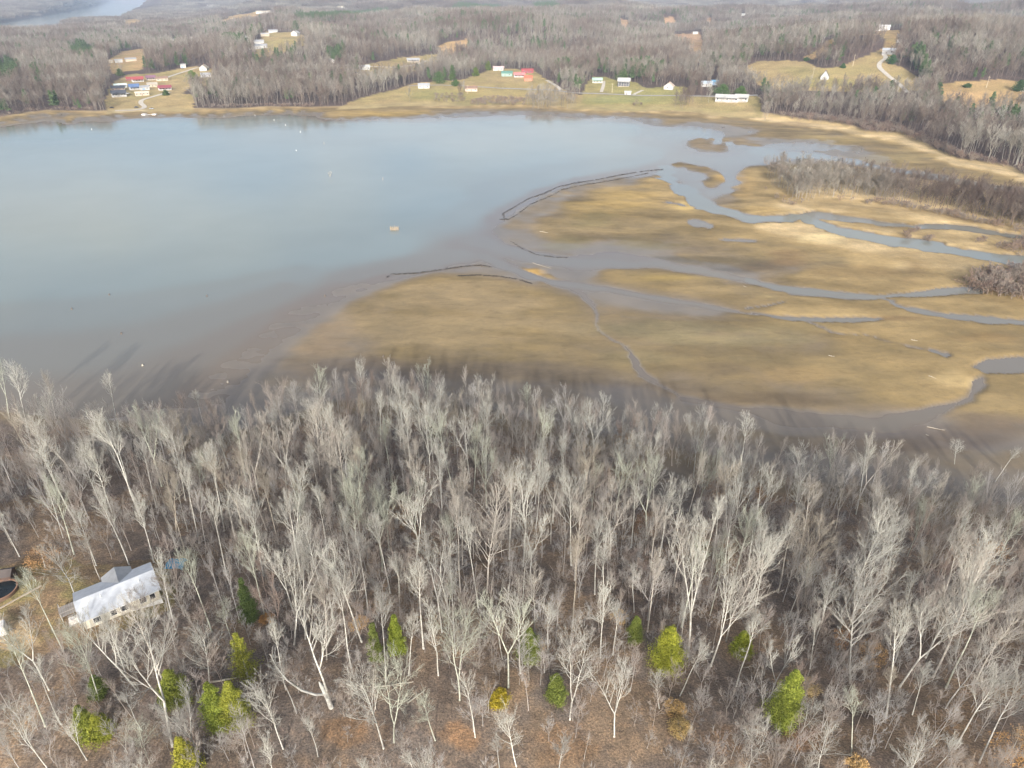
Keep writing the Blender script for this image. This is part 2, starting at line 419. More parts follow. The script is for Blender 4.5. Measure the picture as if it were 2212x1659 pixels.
# mud and sand by level
lv = np.where((s_near > -9) & (s_near < 60), np.minimum(Hh, 0.16), Hh)
ramp_x = [-1.0, -0.05, 0.06, 0.16, 0.28, 0.42, 0.60, 0.80, 1.2]
ramp_c = np.array([(0.13, 0.115, 0.09), (0.18, 0.147, 0.112), (0.20, 0.165, 0.120), (0.212, 0.166, 0.106), (0.242, 0.184, 0.098),
                   (0.298, 0.220, 0.105), (0.385, 0.285, 0.138), (0.52, 0.405, 0.23), (0.49, 0.38, 0.195)])
mud = np.stack([np.interp(lv, ramp_x, ramp_c[:, k]) for k in range(3)], -1)
mud = mud * (1 - 0.13 * sstep(0.15, 0.3, lv) * (1 - sstep(0.6, 0.8, lv)))[..., None]
C[:] = mud
PATCH = [  # coloured ground inside the basin: cx, cy, rx, ry, colour, strength
 (1230, 520, 60, 22, (0.20, 0.165, 0.08), .7), (1290, 450, 110, 22, (0.36, 0.26, 0.10), .4), (1400, 530, 120, 17, (0.19, 0.155, 0.08), .85), (1560, 568, 190, 17, (0.125, 0.10, 0.06), .95), (1350, 425, 110, 24, (0.42, 0.295, 0.11), .6), (1290, 480, 60, 16, (0.21, 0.17, 0.08), .7), (1900, 690, 90, 7, (0.22, 0.15, 0.075), .7), (1720, 700, 110, 10, (0.23, 0.18, 0.09), .6),
 (1660, 575, 100, 14, (0.13, 0.10, 0.065), .85), (1700, 555, 60, 22, (0.20, 0.135, 0.07), .7), (1860, 590, 110, 16, (0.24, 0.17, 0.08), .6), (1970, 585, 50, 30, (0.22, 0.155, 0.08), .6),
 (1780, 515, 55, 14, (0.62, 0.50, 0.27), .9), (2020, 480, 70, 9, (0.60, 0.46, 0.25), .8), (1950, 575, 40, 14, (0.5, 0.39, 0.21), .45),
 (1660, 640, 50, 8, (0.46, 0.36, 0.17), .5), (1430, 600, 120, 11, (0.27, 0.20, 0.075), .8), (1160, 590, 26, 9, (0.42, 0.27, 0.09), .9),
 (1450, 710, 170, 20, (0.205, 0.172, 0.098), .75), (1600, 740, 160, 30, (0.26, 0.215, 0.115), .6), (1400, 770, 90, 24, (0.25, 0.205, 0.11), .5),
 (1000, 650, 190, 40, (0.30, 0.228, 0.128), .75), (980, 710, 250, 46, (0.285, 0.218, 0.122), .7), (700, 730, 70, 40, (0.27, 0.20, 0.125), .6),
 (1850, 800, 140, 40, (0.36, 0.265, 0.125), .5), (1700, 820, 120, 26, (0.30, 0.21, 0.10), .5), (2060, 820, 60, 24, (0.48, 0.36, 0.175), .7),
 (2120, 730, 90, 12, (0.24, 0.165, 0.075), .7), (2160, 870, 80, 30, (0.30, 0.225, 0.115), .5), (2050, 950, 180, 40, (0.17, 0.125, 0.085), .6),
 (1480, 450, 40, 14, (0.46, 0.34, 0.14), .8), (1610, 400, 30, 30, (0.42, 0.29, 0.125), .5), (1560, 385, 30, 9, (0.38, 0.26, 0.10), .9), (1650, 455, 60, 9, (0.46, 0.33, 0.14), .7),
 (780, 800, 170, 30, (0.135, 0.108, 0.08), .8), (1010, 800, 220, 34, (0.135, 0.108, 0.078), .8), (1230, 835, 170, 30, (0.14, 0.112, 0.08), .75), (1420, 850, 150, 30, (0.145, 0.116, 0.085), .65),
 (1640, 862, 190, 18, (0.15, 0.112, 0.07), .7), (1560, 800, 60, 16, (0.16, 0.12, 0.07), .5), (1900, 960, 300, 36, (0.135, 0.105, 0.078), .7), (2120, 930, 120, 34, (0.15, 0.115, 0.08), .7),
 (820, 247, 120, 9, (0.33, 0.235, 0.085), .9), (1570, 311, 70, 10, (0.24, 0.19, 0.13), .8), (1800, 300, 100, 12, (0.30, 0.23, 0.105), .7), (1950, 345, 110, 16, (0.27, 0.21, 0.10), .7),
 (1720, 270, 60, 9, (0.21, 0.155, 0.09), .6),
]
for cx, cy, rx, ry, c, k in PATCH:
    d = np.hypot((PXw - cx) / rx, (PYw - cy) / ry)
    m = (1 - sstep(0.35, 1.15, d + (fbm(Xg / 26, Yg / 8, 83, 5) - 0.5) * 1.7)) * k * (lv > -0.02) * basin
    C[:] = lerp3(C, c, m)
wxx = (fbm(Xg / 60, Yg / 40, 93, 3) - 0.5) * 60
wyy = (fbm(Xg / 55, Yg / 45, 95, 3) - 0.5) * 34
bstreak = fbm((Xg + wxx) / 34, (Yg + wyy + 0.16 * Xg) / 8, 91, 5)
calm = 0.35 + 0.65 * np.maximum(sstep(1350, 1600, PX0) * (1 - sstep(700, 760, PY0)), 1 - sstep(540, 600, PY0))
bstreak = 0.5 + (bstreak - 0.5) * calm * 1.35
bl = basin & (lv > 0.02)
C[bl] *= (0.62 + 0.78 * bstreak[bl] * sstep(0.02, 0.2, lv[bl]) + 0.39 * (1 - sstep(0.02, 0.2, lv[bl])))[:, None]
# forest floor near and far
litter = lerp3((0.200, 0.162, 0.128), (0.275, 0.208, 0.142), sstep(0.45, 0.7, fbm(Xg / 9, Yg / 9, 101)))
litter = lerp3(litter, (0.19, 0.166, 0.145), 0.75 * sstep(0.5, 0.75, fbm(Xg / 5 + 9, Yg / 5, 107)))
nearm = kn * (s_near > -6) * ~basin + (basin & (s_near > -6)) * kn
nearm = np.where(behind, 1, nearm)
C[:] = lerp3(C, litter, np.clip(nearm, 0, 1) * sstep(0.35, 1.0, np.where(behind, 5, Hh)))
farc = lerp3((0.085, 0.070, 0.064), (0.125, 0.093, 0.083), fbm(Xg / 120, Yg / 120, 111))
fm = np.where(s_far > 0, sstep(0, 14, s_far), 0)
C[:] = lerp3(C, farc, fm)
open_far = np.zeros(Xg.shape, bool)
for tone, poly in CLEAR:
    m = in_poly(PXc, PYc, poly) & (s_far > -14)
    open_far |= in_poly(PXh, PYh, poly) & (s_far > -14)
    if poly[0] not in ((1735, 126), (1598, 146)):
        for up in (5, 10):
            ux, uy = proj(Xg, Yg, Hh + up)
            m |= in_poly(ux + (PXc - PXh), uy + (PYc - PYh), poly) & (s_far > 20)
    g = fbm(Xg / 45, Yg / 45, 121)
    c = lerp3(TONE[tone], np.array(TONE[tone]) * (0.86, 0.93, 0.84), sstep(0.4, 0.7, g))
    c = c * (0.75 + 0.5 * fbm(Xg / 14, Yg / 14, 131))[..., None]
    C[m] = c[m]
# green meadow by the far shore
for cx, cy, rx, ry, c, k in [(1340, 215, 90, 9, (0.27, 0.275, 0.12), .9), (960, 205, 90, 14, (0.27, 0.26, 0.105), .7), (1080, 195, 120, 18, (0.33, 0.28, 0.12), .6), (1560, 235, 60, 9, (0.36, 0.31, 0.14), .7),
                             (1330, 185, 50, 12, (0.30, 0.28, 0.11), .8), (1780, 178, 90, 12, (0.29, 0.275, 0.10), .7), (1850, 150, 70, 10, (0.36, 0.30, 0.14), .6), (300, 205, 60, 14, (0.30, 0.27, 0.12), .6),
                             (280, 240, 40, 6, (0.52, 0.43, 0.26), .9)]:
    d = np.hypot((PXc - cx) / rx, (PYc - cy) / ry)
    m = (1 - sstep(0.6, 1.1, d)) * k * (open_far | (s_far < 5)) * (s_far > -14)
    C[:] = lerp3(C, c, m)
# yard by the house, gully mud
ym = in_poly(PXh + (fbm(Xg / 3, Yg / 3, 141) - .5) * 26, PYh + (fbm(Xg / 3, Yg / 3, 147) - .5) * 26, YARD) & (s_near > 20) & (Rg < 250)
yc = lerp3((0.27, 0.235, 0.11), (0.25, 0.185, 0.115), sstep(0.42, 0.62, fbm(Xg / 5, Yg / 5, 151)))
C[ym] = yc[ym]
d = np.hypot((PXh - 22) / 62, (PYh - 1368) / 42) + (fbm(Xg / 3, Yg / 3, 157) - 0.5) * 0.9
C[:] = lerp3(C, (0.52, 0.40, 0.24), (1 - sstep(0.7, 1.0, d)) * 0.9 * (s_near > 20) * (Rg < 250) * ~behind)
for cx, cy, rx, ry, c, k in [(1000, 1590, 60, 40, (0.30, 0.185, 0.10), .7), (760, 1580, 80, 40, (0.27, 0.17, 0.09), .6), (1220, 1620, 90, 60, (0.29, 0.195, 0.115), .7), (1560, 1600, 60, 40, (0.26, 0.17, 0.10), .6),
                             (1730, 1600, 60, 40, (0.28, 0.165, 0.09), .6), (1640, 1580, 30, 20, (0.30, 0.17, 0.08), .5), (80, 1230, 60, 20, (0.19, 0.16, 0.075), .8), (2050, 1560, 80, 40, (0.26, 0.17, 0.09), .5)]:
    d = np.hypot((PXh - cx) / rx, (PYh - cy) / ry) + (fbm(Xg / 3, Yg / 3, 163) - 0.5) * 1.1
    C[:] = lerp3(C, c, (1 - sstep(0.5, 1.0, d)) * k * (s_near > 10) * ~behind)
C[:] = lerp3(C, (0.125, 0.108, 0.09), np.clip(gd * 1.3, 0, 1))
DET = np.clip(np.where(basin, np.maximum(0.06 + 0.3 * sstep(0.35, 0.7, lv), kn * sstep(0.35, 1.0, Hh)), 1.0), 0, 1)
WET = np.where(basin, 1 - sstep(0.02, 0.17, lv + (bstreak - 0.5) * 0.06), 0.0) + gd * 0.5

# ------------------------------------------------------------------ mesh helpers
def mesh_np(name, V, F, mats=(), smooth=False, attrs=None):
    """F: (n,k) int array, all faces with k corners."""
    me = bpy.data.meshes.new(name)
    V = np.asarray(V, np.float32); F = np.asarray(F, np.int32)
    me.vertices.add(len(V)); me.vertices.foreach_set('co', V.ravel())
    k = F.shape[1]
    me.loops.add(F.size); me.loops.foreach_set('vertex_index', F.ravel())
    me.polygons.add(len(F))
    me.polygons.foreach_set('loop_start', np.arange(0, F.size, k, dtype=np.int32))
    me.update(calc_edges=True)
    if smooth:
        me.polygons.foreach_set('use_smooth', np.ones(len(F), bool))
    for m in mats:
        me.materials.append(m)
    for an, (ty, dat) in (attrs or {}).items():
        a = me.attributes.new(an, ty, 'POINT')
        a.data.foreach_set({'FLOAT': 'value', 'FLOAT_COLOR': 'color', 'FLOAT_VECTOR': 'vector', 'INT': 'value'}[ty], np.ascontiguousarray(dat).ravel())
    me.validate()
    return me
def link(name, me, parent=None, loc=None):
    o = bpy.data.objects.new(name, me)
    COL.objects.link(o)
    if parent is not None:
        o.parent = parent
    if loc is not None:
        o.location = loc
    return o
def tag(o, label=None, cat=None, group=None, kind=None):
    if label: o['label'] = label
    if cat: o['category'] = cat
    if group: o['group'] = group
    if kind: o['kind'] = kind
    return o
def empty(name, loc, rz=0.0):
    o = bpy.data.objects.new(name, None)
    o.empty_display_size = 0.5
    COL.objects.link(o)
    o.location = loc
    o.rotation_euler = (0, 0, rz)
    return o

class N:
    """Small node-tree helper."""
    def __init__(s, name):
        s.m = bpy.data.materials.new(name)
        s.m.use_nodes = True
        s.t = s.m.node_tree
        s.t.nodes.clear()
        s.out = s.t.nodes.new('ShaderNodeOutputMaterial')
        s.b = s.t.nodes.new('ShaderNodeBsdfPrincipled')
        s.t.links.new(s.b.outputs[0], s.out.inputs[0])
    def n(s, ty, **kw):
        x = s.t.nodes.new(ty)
        for k, v in kw.items():
            setattr(x, k, v)
        return x
    def l(s, a, b):
        s.t.links.new(a, b)
    def attr(s, name):
        return s.n('ShaderNodeAttribute', attribute_name=name)
    def noise(s, scale, detail=3, rough=0.6, vec=None):
        x = s.n('ShaderNodeTexNoise')
        x.inputs['Scale'].default_value = scale
        x.inputs['Detail'].default_value = detail
        x.inputs['Roughness'].default_value = rough
        if vec is not None: s.l(vec, x.inputs['Vector'])
        return x
    def math(s, op, a, b=None, clamp=False):
        x = s.n('ShaderNodeMath', operation=op, use_clamp=clamp)
        for i, v in enumerate((a, b)):
            if v is None: continue
            if isinstance(v, (int, float)): x.inputs[i].default_value = v
            else: s.l(v, x.inputs[i])
        return x.outputs[0]
    def ramp(s, fac, stops):
        x = s.n('ShaderNodeValToRGB')
        e = x.color_ramp.elements
        while len(e) < len(stops): e.new(0.5)
        for el, (p, c) in zip(e, stops):
            el.position = p
            el.color = (*c, 1) if len(c) == 3 else c
        s.l(fac, x.inputs[0])
        return x.outputs[0]
    def mix(s, fac, a, b, mode='MIX'):
        x = s.n('ShaderNodeMix', data_type='RGBA', blend_type=mode)
        for i, v in ((0, fac), (6, a), (7, b)):
            if isinstance(v, (int, float)): x.inputs[i].default_value = v
            elif isinstance(v, tuple): x.inputs[i].default_value = (*v, 1)
            else: s.l(v, x.inputs[i])
        return x.outputs[2]
    def set(s, **kw):
        for k, v in kw.items():
            k = k.replace('_', ' ')
            i = s.b.inputs[k]
            if isinstance(v, (int, float)): i.default_value = v
            elif isinstance(v, tuple): i.default_value = (*v, 1) if len(v) == 3 else v
            else: s.l(v, i)
        return s
def geo_pos(n):
    return n.n('ShaderNodeNewGeometry').outputs['Position']

# ------------------------------------------------------------------ ground material and mesh
g = N('ground')
pos = geo_pos(g)
col = g.attr('Col').outputs['Color']
det = g.attr('Det').outputs['Fac']
wet = g.attr('Wet').outputs['Fac']
n_a = g.noise(3.2, 3, 0.75, pos).outputs['Fac']
n_b = g.noise(0.55, 4, 0.65, pos).outputs['Fac']
n_c = g.noise(0.055, 4, 0.6, pos).outputs['Fac']
va = g.ramp(n_a, [(0.30, (0.45, 0.42, 0.42)), (0.5, (0.95, 0.93, 0.92)), (0.62, (1.35, 1.25, 1.15)), (0.74, (2.1, 1.9, 1.65))])
vb = g.ramp(n_b, [(0.30, (0.72, 0.72, 0.74)), (0.5, (1.0, 1.0, 1.0)), (0.70, (1.32, 1.24, 1.15))])
vc = g.ramp(n_c, [(0.30, (0.85, 0.86, 0.88)), (0.70, (1.15, 1.13, 1.1))])
c1 = g.mix(det, col, g.mix(1.0, col, va, 'MULTIPLY'))
dv = g.math('ADD', g.math('MULTIPLY', det, 0.92), 0.06)
mpg = g.n('ShaderNodeMapping')
mpg.inputs['Scale'].default_value = (0.13, 0.30, 0.3)
g.l(pos, mpg.inputs['Vector'])
n_d = g.noise(1.0, 8, 0.72, mpg.outputs[0])
n_d.inputs['Distortion'].default_value = 0.6
vd = g.ramp(n_d.outputs['Fac'], [(0.26, (0.76, 0.74, 0.72)), (0.46, (0.97, 0.97, 0.97)), (0.60, (1.06, 1.05, 1.03)), (0.76, (1.28, 1.25, 1.18))])
c1 = g.mix(g.math('MULTIPLY', g.math('SUBTRACT', 1.0, wet, True), g.math('SUBTRACT', 1.1, det, True)), c1, g.mix(1.0, c1, vd, 'MULTIPLY'))
c2 = g.mix(dv, c1, g.mix(1.0, c1, vb, 'MULTIPLY'))
c3 = g.mix(1.0, c2, vc, 'MULTIPLY')
rough = g.math('SUBTRACT', 0.95, g.math('MULTIPLY', wet, 0.62))
bump = g.n('ShaderNodeBump')
bump.inputs['Strength'].default_value = 0.6
bump.inputs['Distance'].default_value = 0.25
g.l(g.math('MULTIPLY', n_a, det), bump.inputs['Height'])
g.set(Base_Color=c3, Roughness=rough, Normal=bump.outputs[0], Specular_IOR_Level=g.math('ADD', g.math('MULTIPLY', wet, 0.35), 0.15))
MAT_GROUND = g.m

idx = np.arange(NR * NT).reshape(NR, NT)
a_ = idx[:-1, :]; b_ = idx[1:, :]
nx = np.roll(idx, -1, 1)
F = np.stack([a_, b_, nx[1:, :], nx[:-1, :]], -1).reshape(-1, 4)[:, ::-1]
V = np.stack([Xg, Yg, Hh], -1).reshape(-1, 3)
gme = mesh_np('ground', V, F, [MAT_GROUND], True, {
    'Col': ('FLOAT_COLOR', np.concatenate([C.reshape(-1, 3), np.ones((C.size // 3, 1), np.float32)], 1)),
    'Det': ('FLOAT', DET.astype(np.float32)), 'Wet': ('FLOAT', np.clip(WET, 0, 1).astype(np.float32))})
og = link('ground', gme)
tag(og, kind='structure')
# the disc under the camera
fv = [(0, 0, 14.5)] + [tuple(V[i]) for i in idx[0]]
cap = bpy.data.meshes.new('ground_under_camera')
cap.from_pydata(fv, [], [(0, 1 + i, 1 + (i + 1) % NT) for i in range(NT)])
cap.materials.append(MAT_GROUND)
for an, val in (('Col', (0.18, 0.13, 0.09, 1)),):
    at_ = cap.attributes.new(an, 'FLOAT_COLOR', 'POINT')
    at_.data.foreach_set('color', np.tile(np.array(val, np.float32), len(fv)))
at_ = cap.attributes.new('Det', 'FLOAT', 'POINT'); at_.data.foreach_set('value', np.ones(len(fv), np.float32))
tag(link('ground', cap), kind='structure')

# ------------------------------------------------------------------ water (lake, streams, river)
wm = N('water')
pos = geo_pos(wm)
dep = wm.attr('Depth').outputs['Fac']
tint = wm.attr('Col').outputs['Color']
f1 = wm.math('SUBTRACT', 1.0, wm.math('POWER', 2.718, wm.math('MULTIPLY', dep, -1.7)))
big = wm.noise(0.006, 4, 0.6, pos).outputs['Fac']
turb = wm.ramp(big, [(0.3, (0.185, 0.22, 0.205)), (0.7, (0.235, 0.275, 0.255))])
bc = wm.mix(f1, tint, turb)
mp = wm.n('ShaderNodeMapping')
mp.inputs['Scale'].default_value = (0.35, 1.0, 1.0)
wm.l(pos, mp.inputs['Vector'])
w1 = wm.noise(0.9, 3, 0.6, mp.outputs[0]).outputs['Fac']
w2 = wm.noise(0.02, 3, 0.6, mp.outputs[0]).outputs['Fac']
bp = wm.n('ShaderNodeBump')
bp.inputs['Strength'].default_value = 0.12
bp.inputs['Distance'].default_value = 0.12
wm.l(w1, bp.inputs['Height'])
wm.set(Base_Color=bc, Roughness=wm.math('ADD', wm.math('MULTIPLY', w2, 0.12), 0.03), IOR=1.33, Normal=bp.outputs[0], Specular_IOR_Level=0.5)
MAT_WATER = wm.m
wmask = (Hh < 0.06) & ~behind
fk = wmask[:-1, :] | wmask[1:, :]
fk = fk | np.roll(fk, -1, 1)
ww = F.reshape(NR - 1, NT, 4)[fk]
used, inv = np.unique(ww, return_inverse=True)
VW = V[used].copy()
VW[:, 2] = 0.0
dp = np.maximum(-Hh.reshape(-1)[used], 0)
far_river = (np.hypot(VW[:, 0], VW[:, 1]) > 1500)
dp = np.where(far_river, 3.0, dp)
tint_v = np.tile(np.array([(0.185, 0.15, 0.112, 1)], np.float32), (len(used), 1))
is_river = far_river[inv.reshape(ww.shape)].all(1)
def sub_water(name, sel):
    u2, i2 = np.unique(inv.reshape(ww.shape)[sel], return_inverse=True)
    me = mesh_np(name, VW[u2], i2.reshape(-1, 4), [MAT_WATER], True, {'Depth': ('FLOAT', dp[u2].astype(np.float32)), 'Col': ('FLOAT_COLOR', tint_v[u2])})
    tag(link(name, me), kind='structure')
sub_water('lake_water', ~is_river)
sub_water('river_water', is_river)

# ------------------------------------------------------------------ roads and house plots (survey pixels)
ROADS = [  # name, width, height over ground, line
 ('gravel_road', 5.0, [(1962, 203), (1943, 182), (1922, 167), (1904, 151), (1896, 143), (1900, 135), (1913, 127), (1916, 122), (1905, 118), (1912, 114), (1924, 113)]),
 ('gravel_road', 6.0, [(1938, 96), (1946, 86), (1945, 80), (1939, 74), (1943, 70)]),
 ('lake_road', 5.0, [(880, 186), (950, 184), (1020, 187), (1080, 191), (1197, 195), (1236, 201), (1301, 203), (1392, 207), (1458, 207), (1560, 209), (1640, 206)]),
 ('gravel_drive', 4.5, [(1178, 172), (1192, 180), (1205, 188), (1214, 197)]),
 ('gravel_drive', 4.0, [(1303, 172), (1305, 182), (1301, 192), (1298, 203)]),
 ('gravel_drive', 4.0, [(1392, 194), (1380, 199), (1366, 206)]),
 ('boat_ramp_road', 5.0, [(370, 199), (352, 203), (325, 211), (307, 216), (301, 221), (308, 227), (316, 232), (305, 236), (286, 239), (262, 239), (245, 240)]),
 ('village_road', 5.0, [(352, 172), (368, 165), (396, 156), (424, 147), (446, 144)]),
 ('valley_road', 5.0, [(719, 142), (763, 141), (800, 144), (854, 146), (900, 140), (925, 130)]),
]
ROAD_PX = [r[2] for r in ROADS]
# name, label, foot px, yaw deg, length, depth, wall height, rise, roof colour, wall colour, windows, porch
RED, MAROON, WHITE, GREYW, GREEN, BLUE, DARK, BROWN, TAN = (0.33, 0.08, 0.08), (0.25, 0.07, 0.085), (0.42, 0.42, 0.41), (0.33, 0.34, 0.355), (0.11, 0.23, 0.19), (0.10, 0.16, 0.30), (0.07, 0.075, 0.09), (0.24, 0.16, 0.12), (0.42, 0.37, 0.29)
HOUSES = [
 ('house', 'long white house with bright red roof behind the lakeside village', (298, 176), 4, 17, 9, 3.0, 2.6, RED, WHITE, 4, True),
 ('shed', 'small red roofed shed beside the long red roofed house', (278, 174), 4, 6, 5, 2.6, 1.5, RED, MAROON, 1, False),
 ('house', 'house with dusky purple roof right of the red roofed house', (327, 172), -6, 14, 9, 2.8, 2.2, (0.22, 0.12, 0.16), TAN, 3, True),
 ('house', 'brown roofed house by the village road under the trees', (351, 174), -4, 17, 8, 2.8, 1.9, BROWN, TAN, 3, False),
 ('mobile_home', 'pale green roofed white mobile home at the village edge by the wood', (261, 189), 4, 17, 8, 3.0, 1.3, (0.62, 0.74, 0.70), WHITE, 4, False),
 ('house', 'white house with dark blue roof and porch posts in mid village', (291, 193), 4, 14, 10, 3.2, 2.8, BLUE, WHITE, 3, True),
 ('garage', 'light grey metal garage beside the blue roofed village house', (313, 194), 12, 12, 8, 3.2, 1.5, GREYW, WHITE, 1, False),
 ('house', 'tan house in the middle of the village lawn', (330, 187), 2, 14, 8, 2.8, 1.8, (0.42, 0.38, 0.32), TAN, 3, False),
 ('house', 'low house with maroon roof and white porch near the village trees', (357, 194), 0, 18, 9, 2.8, 2.2, MAROON, WHITE, 4, True),
 ('house', 'white house with black roof and wide deck closest to the boat ramp', (258, 208), 0, 19, 10, 3.6, 2.8, DARK, WHITE, 5, True),
 ('mobile_home', 'long beige mobile home beside the boat ramp road', (308, 206), -2, 18, 6, 3.0, 1.0, (0.62, 0.55, 0.45), TAN, 4, False),
 ('house', 'dark roofed brick house at the left edge of the village', (256, 195), 0, 18, 8, 2.8, 2.2, DARK, (0.36, 0.27, 0.22), 4, False),
 ('garage', 'white garage with blue door standing up the village road', (396, 146), 2, 9, 8, 3.6, 1.2, WHITE, WHITE, 1, False),
 ('house', 'white gabled house at the top of the village road', (442, 152), 70, 13, 11, 3.2, 4.0, TAN, WHITE, 3, False),
 ('house', 'grey roofed house below the white gabled house', (445, 166), 2, 15, 9, 2.8, 2.0, GREYW, (0.5, 0.5, 0.52), 3, False),
 ('workshop', 'long grey roofed workshop on the cleared left hillside', (283, 132), 6, 26, 14, 4.0, 2.2, GREYW, TAN, 3, False),
 ('workshop', 'white workshop between two others on the cleared left hillside', (257, 135), 0, 18, 12, 4.5, 1.6, WHITE, WHITE, 2, False),
 ('workshop', 'beige workshop at the left end of the hillside clearing', (240, 136), 0, 12, 10, 4.0, 1.6, TAN, TAN, 2, False),
 ('house', 'far white house on the forested ridge left of centre', (375, 88), 0, 24, 12, 4, 2.5, WHITE, WHITE, 2, False),
 ('house', 'far tan roofed house on the ridge right of the white one', (414, 84), 0, 30, 12, 4, 2.5, TAN, WHITE, 2, False),
 ('house', 'far long white house at the top of the ridge clearing', (531, 81), 0, 34, 12, 4, 2.5, WHITE, WHITE, 2, False),
 ('house', 'far white house beside the ridge lane under the top house', (560, 94), 0, 26, 12, 4, 3, GREYW, WHITE, 2, False),
 ('house', 'far twin winged white house lowest in the ridge clearing', (557, 105), 0, 36, 13, 4, 2.5, GREYW, WHITE, 3, False),
 ('house', 'far grey roofed house at the right of the ridge clearing', (590, 70), 0, 30, 12, 4, 2.5, GREYW, WHITE, 2, False),
 ('house', 'far pale house on the ridge below the grey roofed one', (573, 78), 0, 24, 12, 4, 2.5, WHITE, TAN, 2, False),
 ('house', 'far tall white house on the right slope of the ridge', (639, 77), 60, 20, 16, 6, 4, WHITE, WHITE, 2, False),
 ('barn', 'far white barn left of the dark pine plantation', (708, 18), 0, 60, 20, 7, 4, WHITE, WHITE, 1, False),
 ('barn', 'far tan barn above the dark pine plantation', (737, 18), 0, 50, 20, 7, 4, TAN, WHITE, 1, False),
 ('warehouse', 'far white warehouse in the river bend settlement', (521, 29), 0, 60, 24, 7, 3, WHITE, WHITE, 1, False),
 ('warehouse', 'far long tan warehouse right of the settlement', (568, 29), 0, 70, 24, 7, 3, TAN, WHITE, 1, False),
 ('warehouse', 'far white shed high above the settlement near the river', (456, 14), 0, 70, 30, 9, 3, WHITE, WHITE, 1, False),
 ('warehouse', 'far pale boatyard shed on the near river bank', (344, 35), 0, 50, 20, 6, 3, GREYW, WHITE, 1, False),
 ('house', 'white house half hidden by trees on the valley road', (788, 150), 4, 18, 10, 3.4, 2.4, WHITE, WHITE, 3, False),
 ('shed', 'small white hut among trees left of the valley road', (719, 136), 0, 9, 7, 4, 1.6, WHITE, WHITE, 1, False),
 ('house', 'pale roofed ranch house in the small valley field', (893, 134), 2, 24, 10, 3.2, 2.4, GREYW, TAN, 4, True),
 ('cottage', 'white cottage with grey roof on the lakeside meadow', (916, 190), -3, 17, 8, 3.0, 2.2, GREYW, WHITE, 3, False),
 ('house', 'brown roofed house behind bare bushes above the lake meadow', (1018, 196), 0, 18, 10, 3, 2.2, BROWN, (0.5, 0.40, 0.34), 3, False),
 ('house', 'white house with pink red roof at the farmyard edge', (1077, 152), -6, 18, 9, 3, 2.2, (0.55, 0.40, 0.40), WHITE, 3, False),
 ('barn', 'teal green roofed barn in the farmyard', (1095, 164), 0, 18, 11, 3.6, 2.4, GREEN, (0.24, 0.34, 0.30), 1, False),
 ('barn', 'long red roofed barn at the back of the farmyard', (1139, 157), 4, 20, 9, 3.0, 2.0, RED, MAROON, 2, False),
 ('house', 'white farmhouse with pale red roof in the farmyard', (1122, 166), 2, 18, 9, 3.0, 2.2, (0.52, 0.20, 0.20), WHITE, 3, True),
 ('barn', 'orange red barn lowest in the farmyard', (1141, 174), 0, 13, 10, 3.4, 2.6, (0.46, 0.15, 0.09), (0.42, 0.18, 0.12), 1, False),
 ('cottage', 'pale green roofed cottage at the top of a gravel drive', (1290, 178), 4, 15, 9, 3, 2.2, (0.34, 0.48, 0.40), (0.52, 0.55, 0.46), 3, True),
 ('house', 'white hip roofed house on dark posts above the lawn', (1347, 185), 0, 18, 12, 5.4, 3.2, WHITE, DARK, 4, True),
 ('shed', 'little white roadside shed on the lawn', (1356, 204), -2, 9, 5, 2.6, 1.0, WHITE, WHITE, 1, False),
 ('house', 'white house with steep front gable among bare trees', (1445, 192), 80, 13, 12, 3, 4.0, (0.60, 0.50, 0.42), WHITE, 3, False),
 ('house', 'pale blue house tucked among trees above the road', (1526, 186), 0, 16, 9, 3.2, 2.2, (0.45, 0.52, 0.60), WHITE, 3, False),
 ('garage', 'blue roofed garage behind the pale blue house', (1543, 183), 0, 10, 8, 3, 2, (0.12, 0.26, 0.40), (0.3, 0.36, 0.42), 1, False),
 ('lodge', 'first of three joined white lakeside lodges by the bare trees', (1559, 218), -1, 17, 10, 4.2, 2.4, WHITE, WHITE, 3, True),
 ('lodge', 'middle one of three joined white lakeside lodges', (1580, 219), -1, 17, 10, 4.2, 2.4, WHITE, WHITE, 3, True),
 ('lodge', 'last of three joined white lakeside lodges beside the lane', (1601, 218), -1, 17, 10, 4.2, 2.4, WHITE, WHITE, 3, True),
 ('shed', 'far white hut at the top of the bare dirt slope', (1502, 73), 0, 20, 10, 4, 2, WHITE, WHITE, 1, False),
 ('barn', 'far white barn in the forest above the dirt slope', (1605, 34), 0, 40, 16, 6, 3, WHITE, WHITE, 1, False),
 ('cabin', 'dark steep roofed cabin with white front alone on the hill pasture', (1781, 170), 90, 10, 10, 2.2, 6.5, DARK, WHITE, 2, False),
 ('farmhouse', 'long white farmhouse on the crest of the bare hill', (1902, 66), 0, 44, 15, 8, 3, (.7, .7, .7), (.7, .7, .7), 4, False),
 ('barn', 'grey open barn at the bend of the hill road', (1919, 116), 0, 18, 10, 4, 2, (0.42, 0.44, 0.47), (0.3, 0.3, 0.3), 1, False),
 ('house', 'cream house beside the dark conifer at the end of the hill field', (2216, 197), 10, 14, 9, 3.2, 2.5, TAN, (0.7, 0.62, 0.5), 3, False),
]
HOUSE_PX = [h[2] for h in HOUSES]

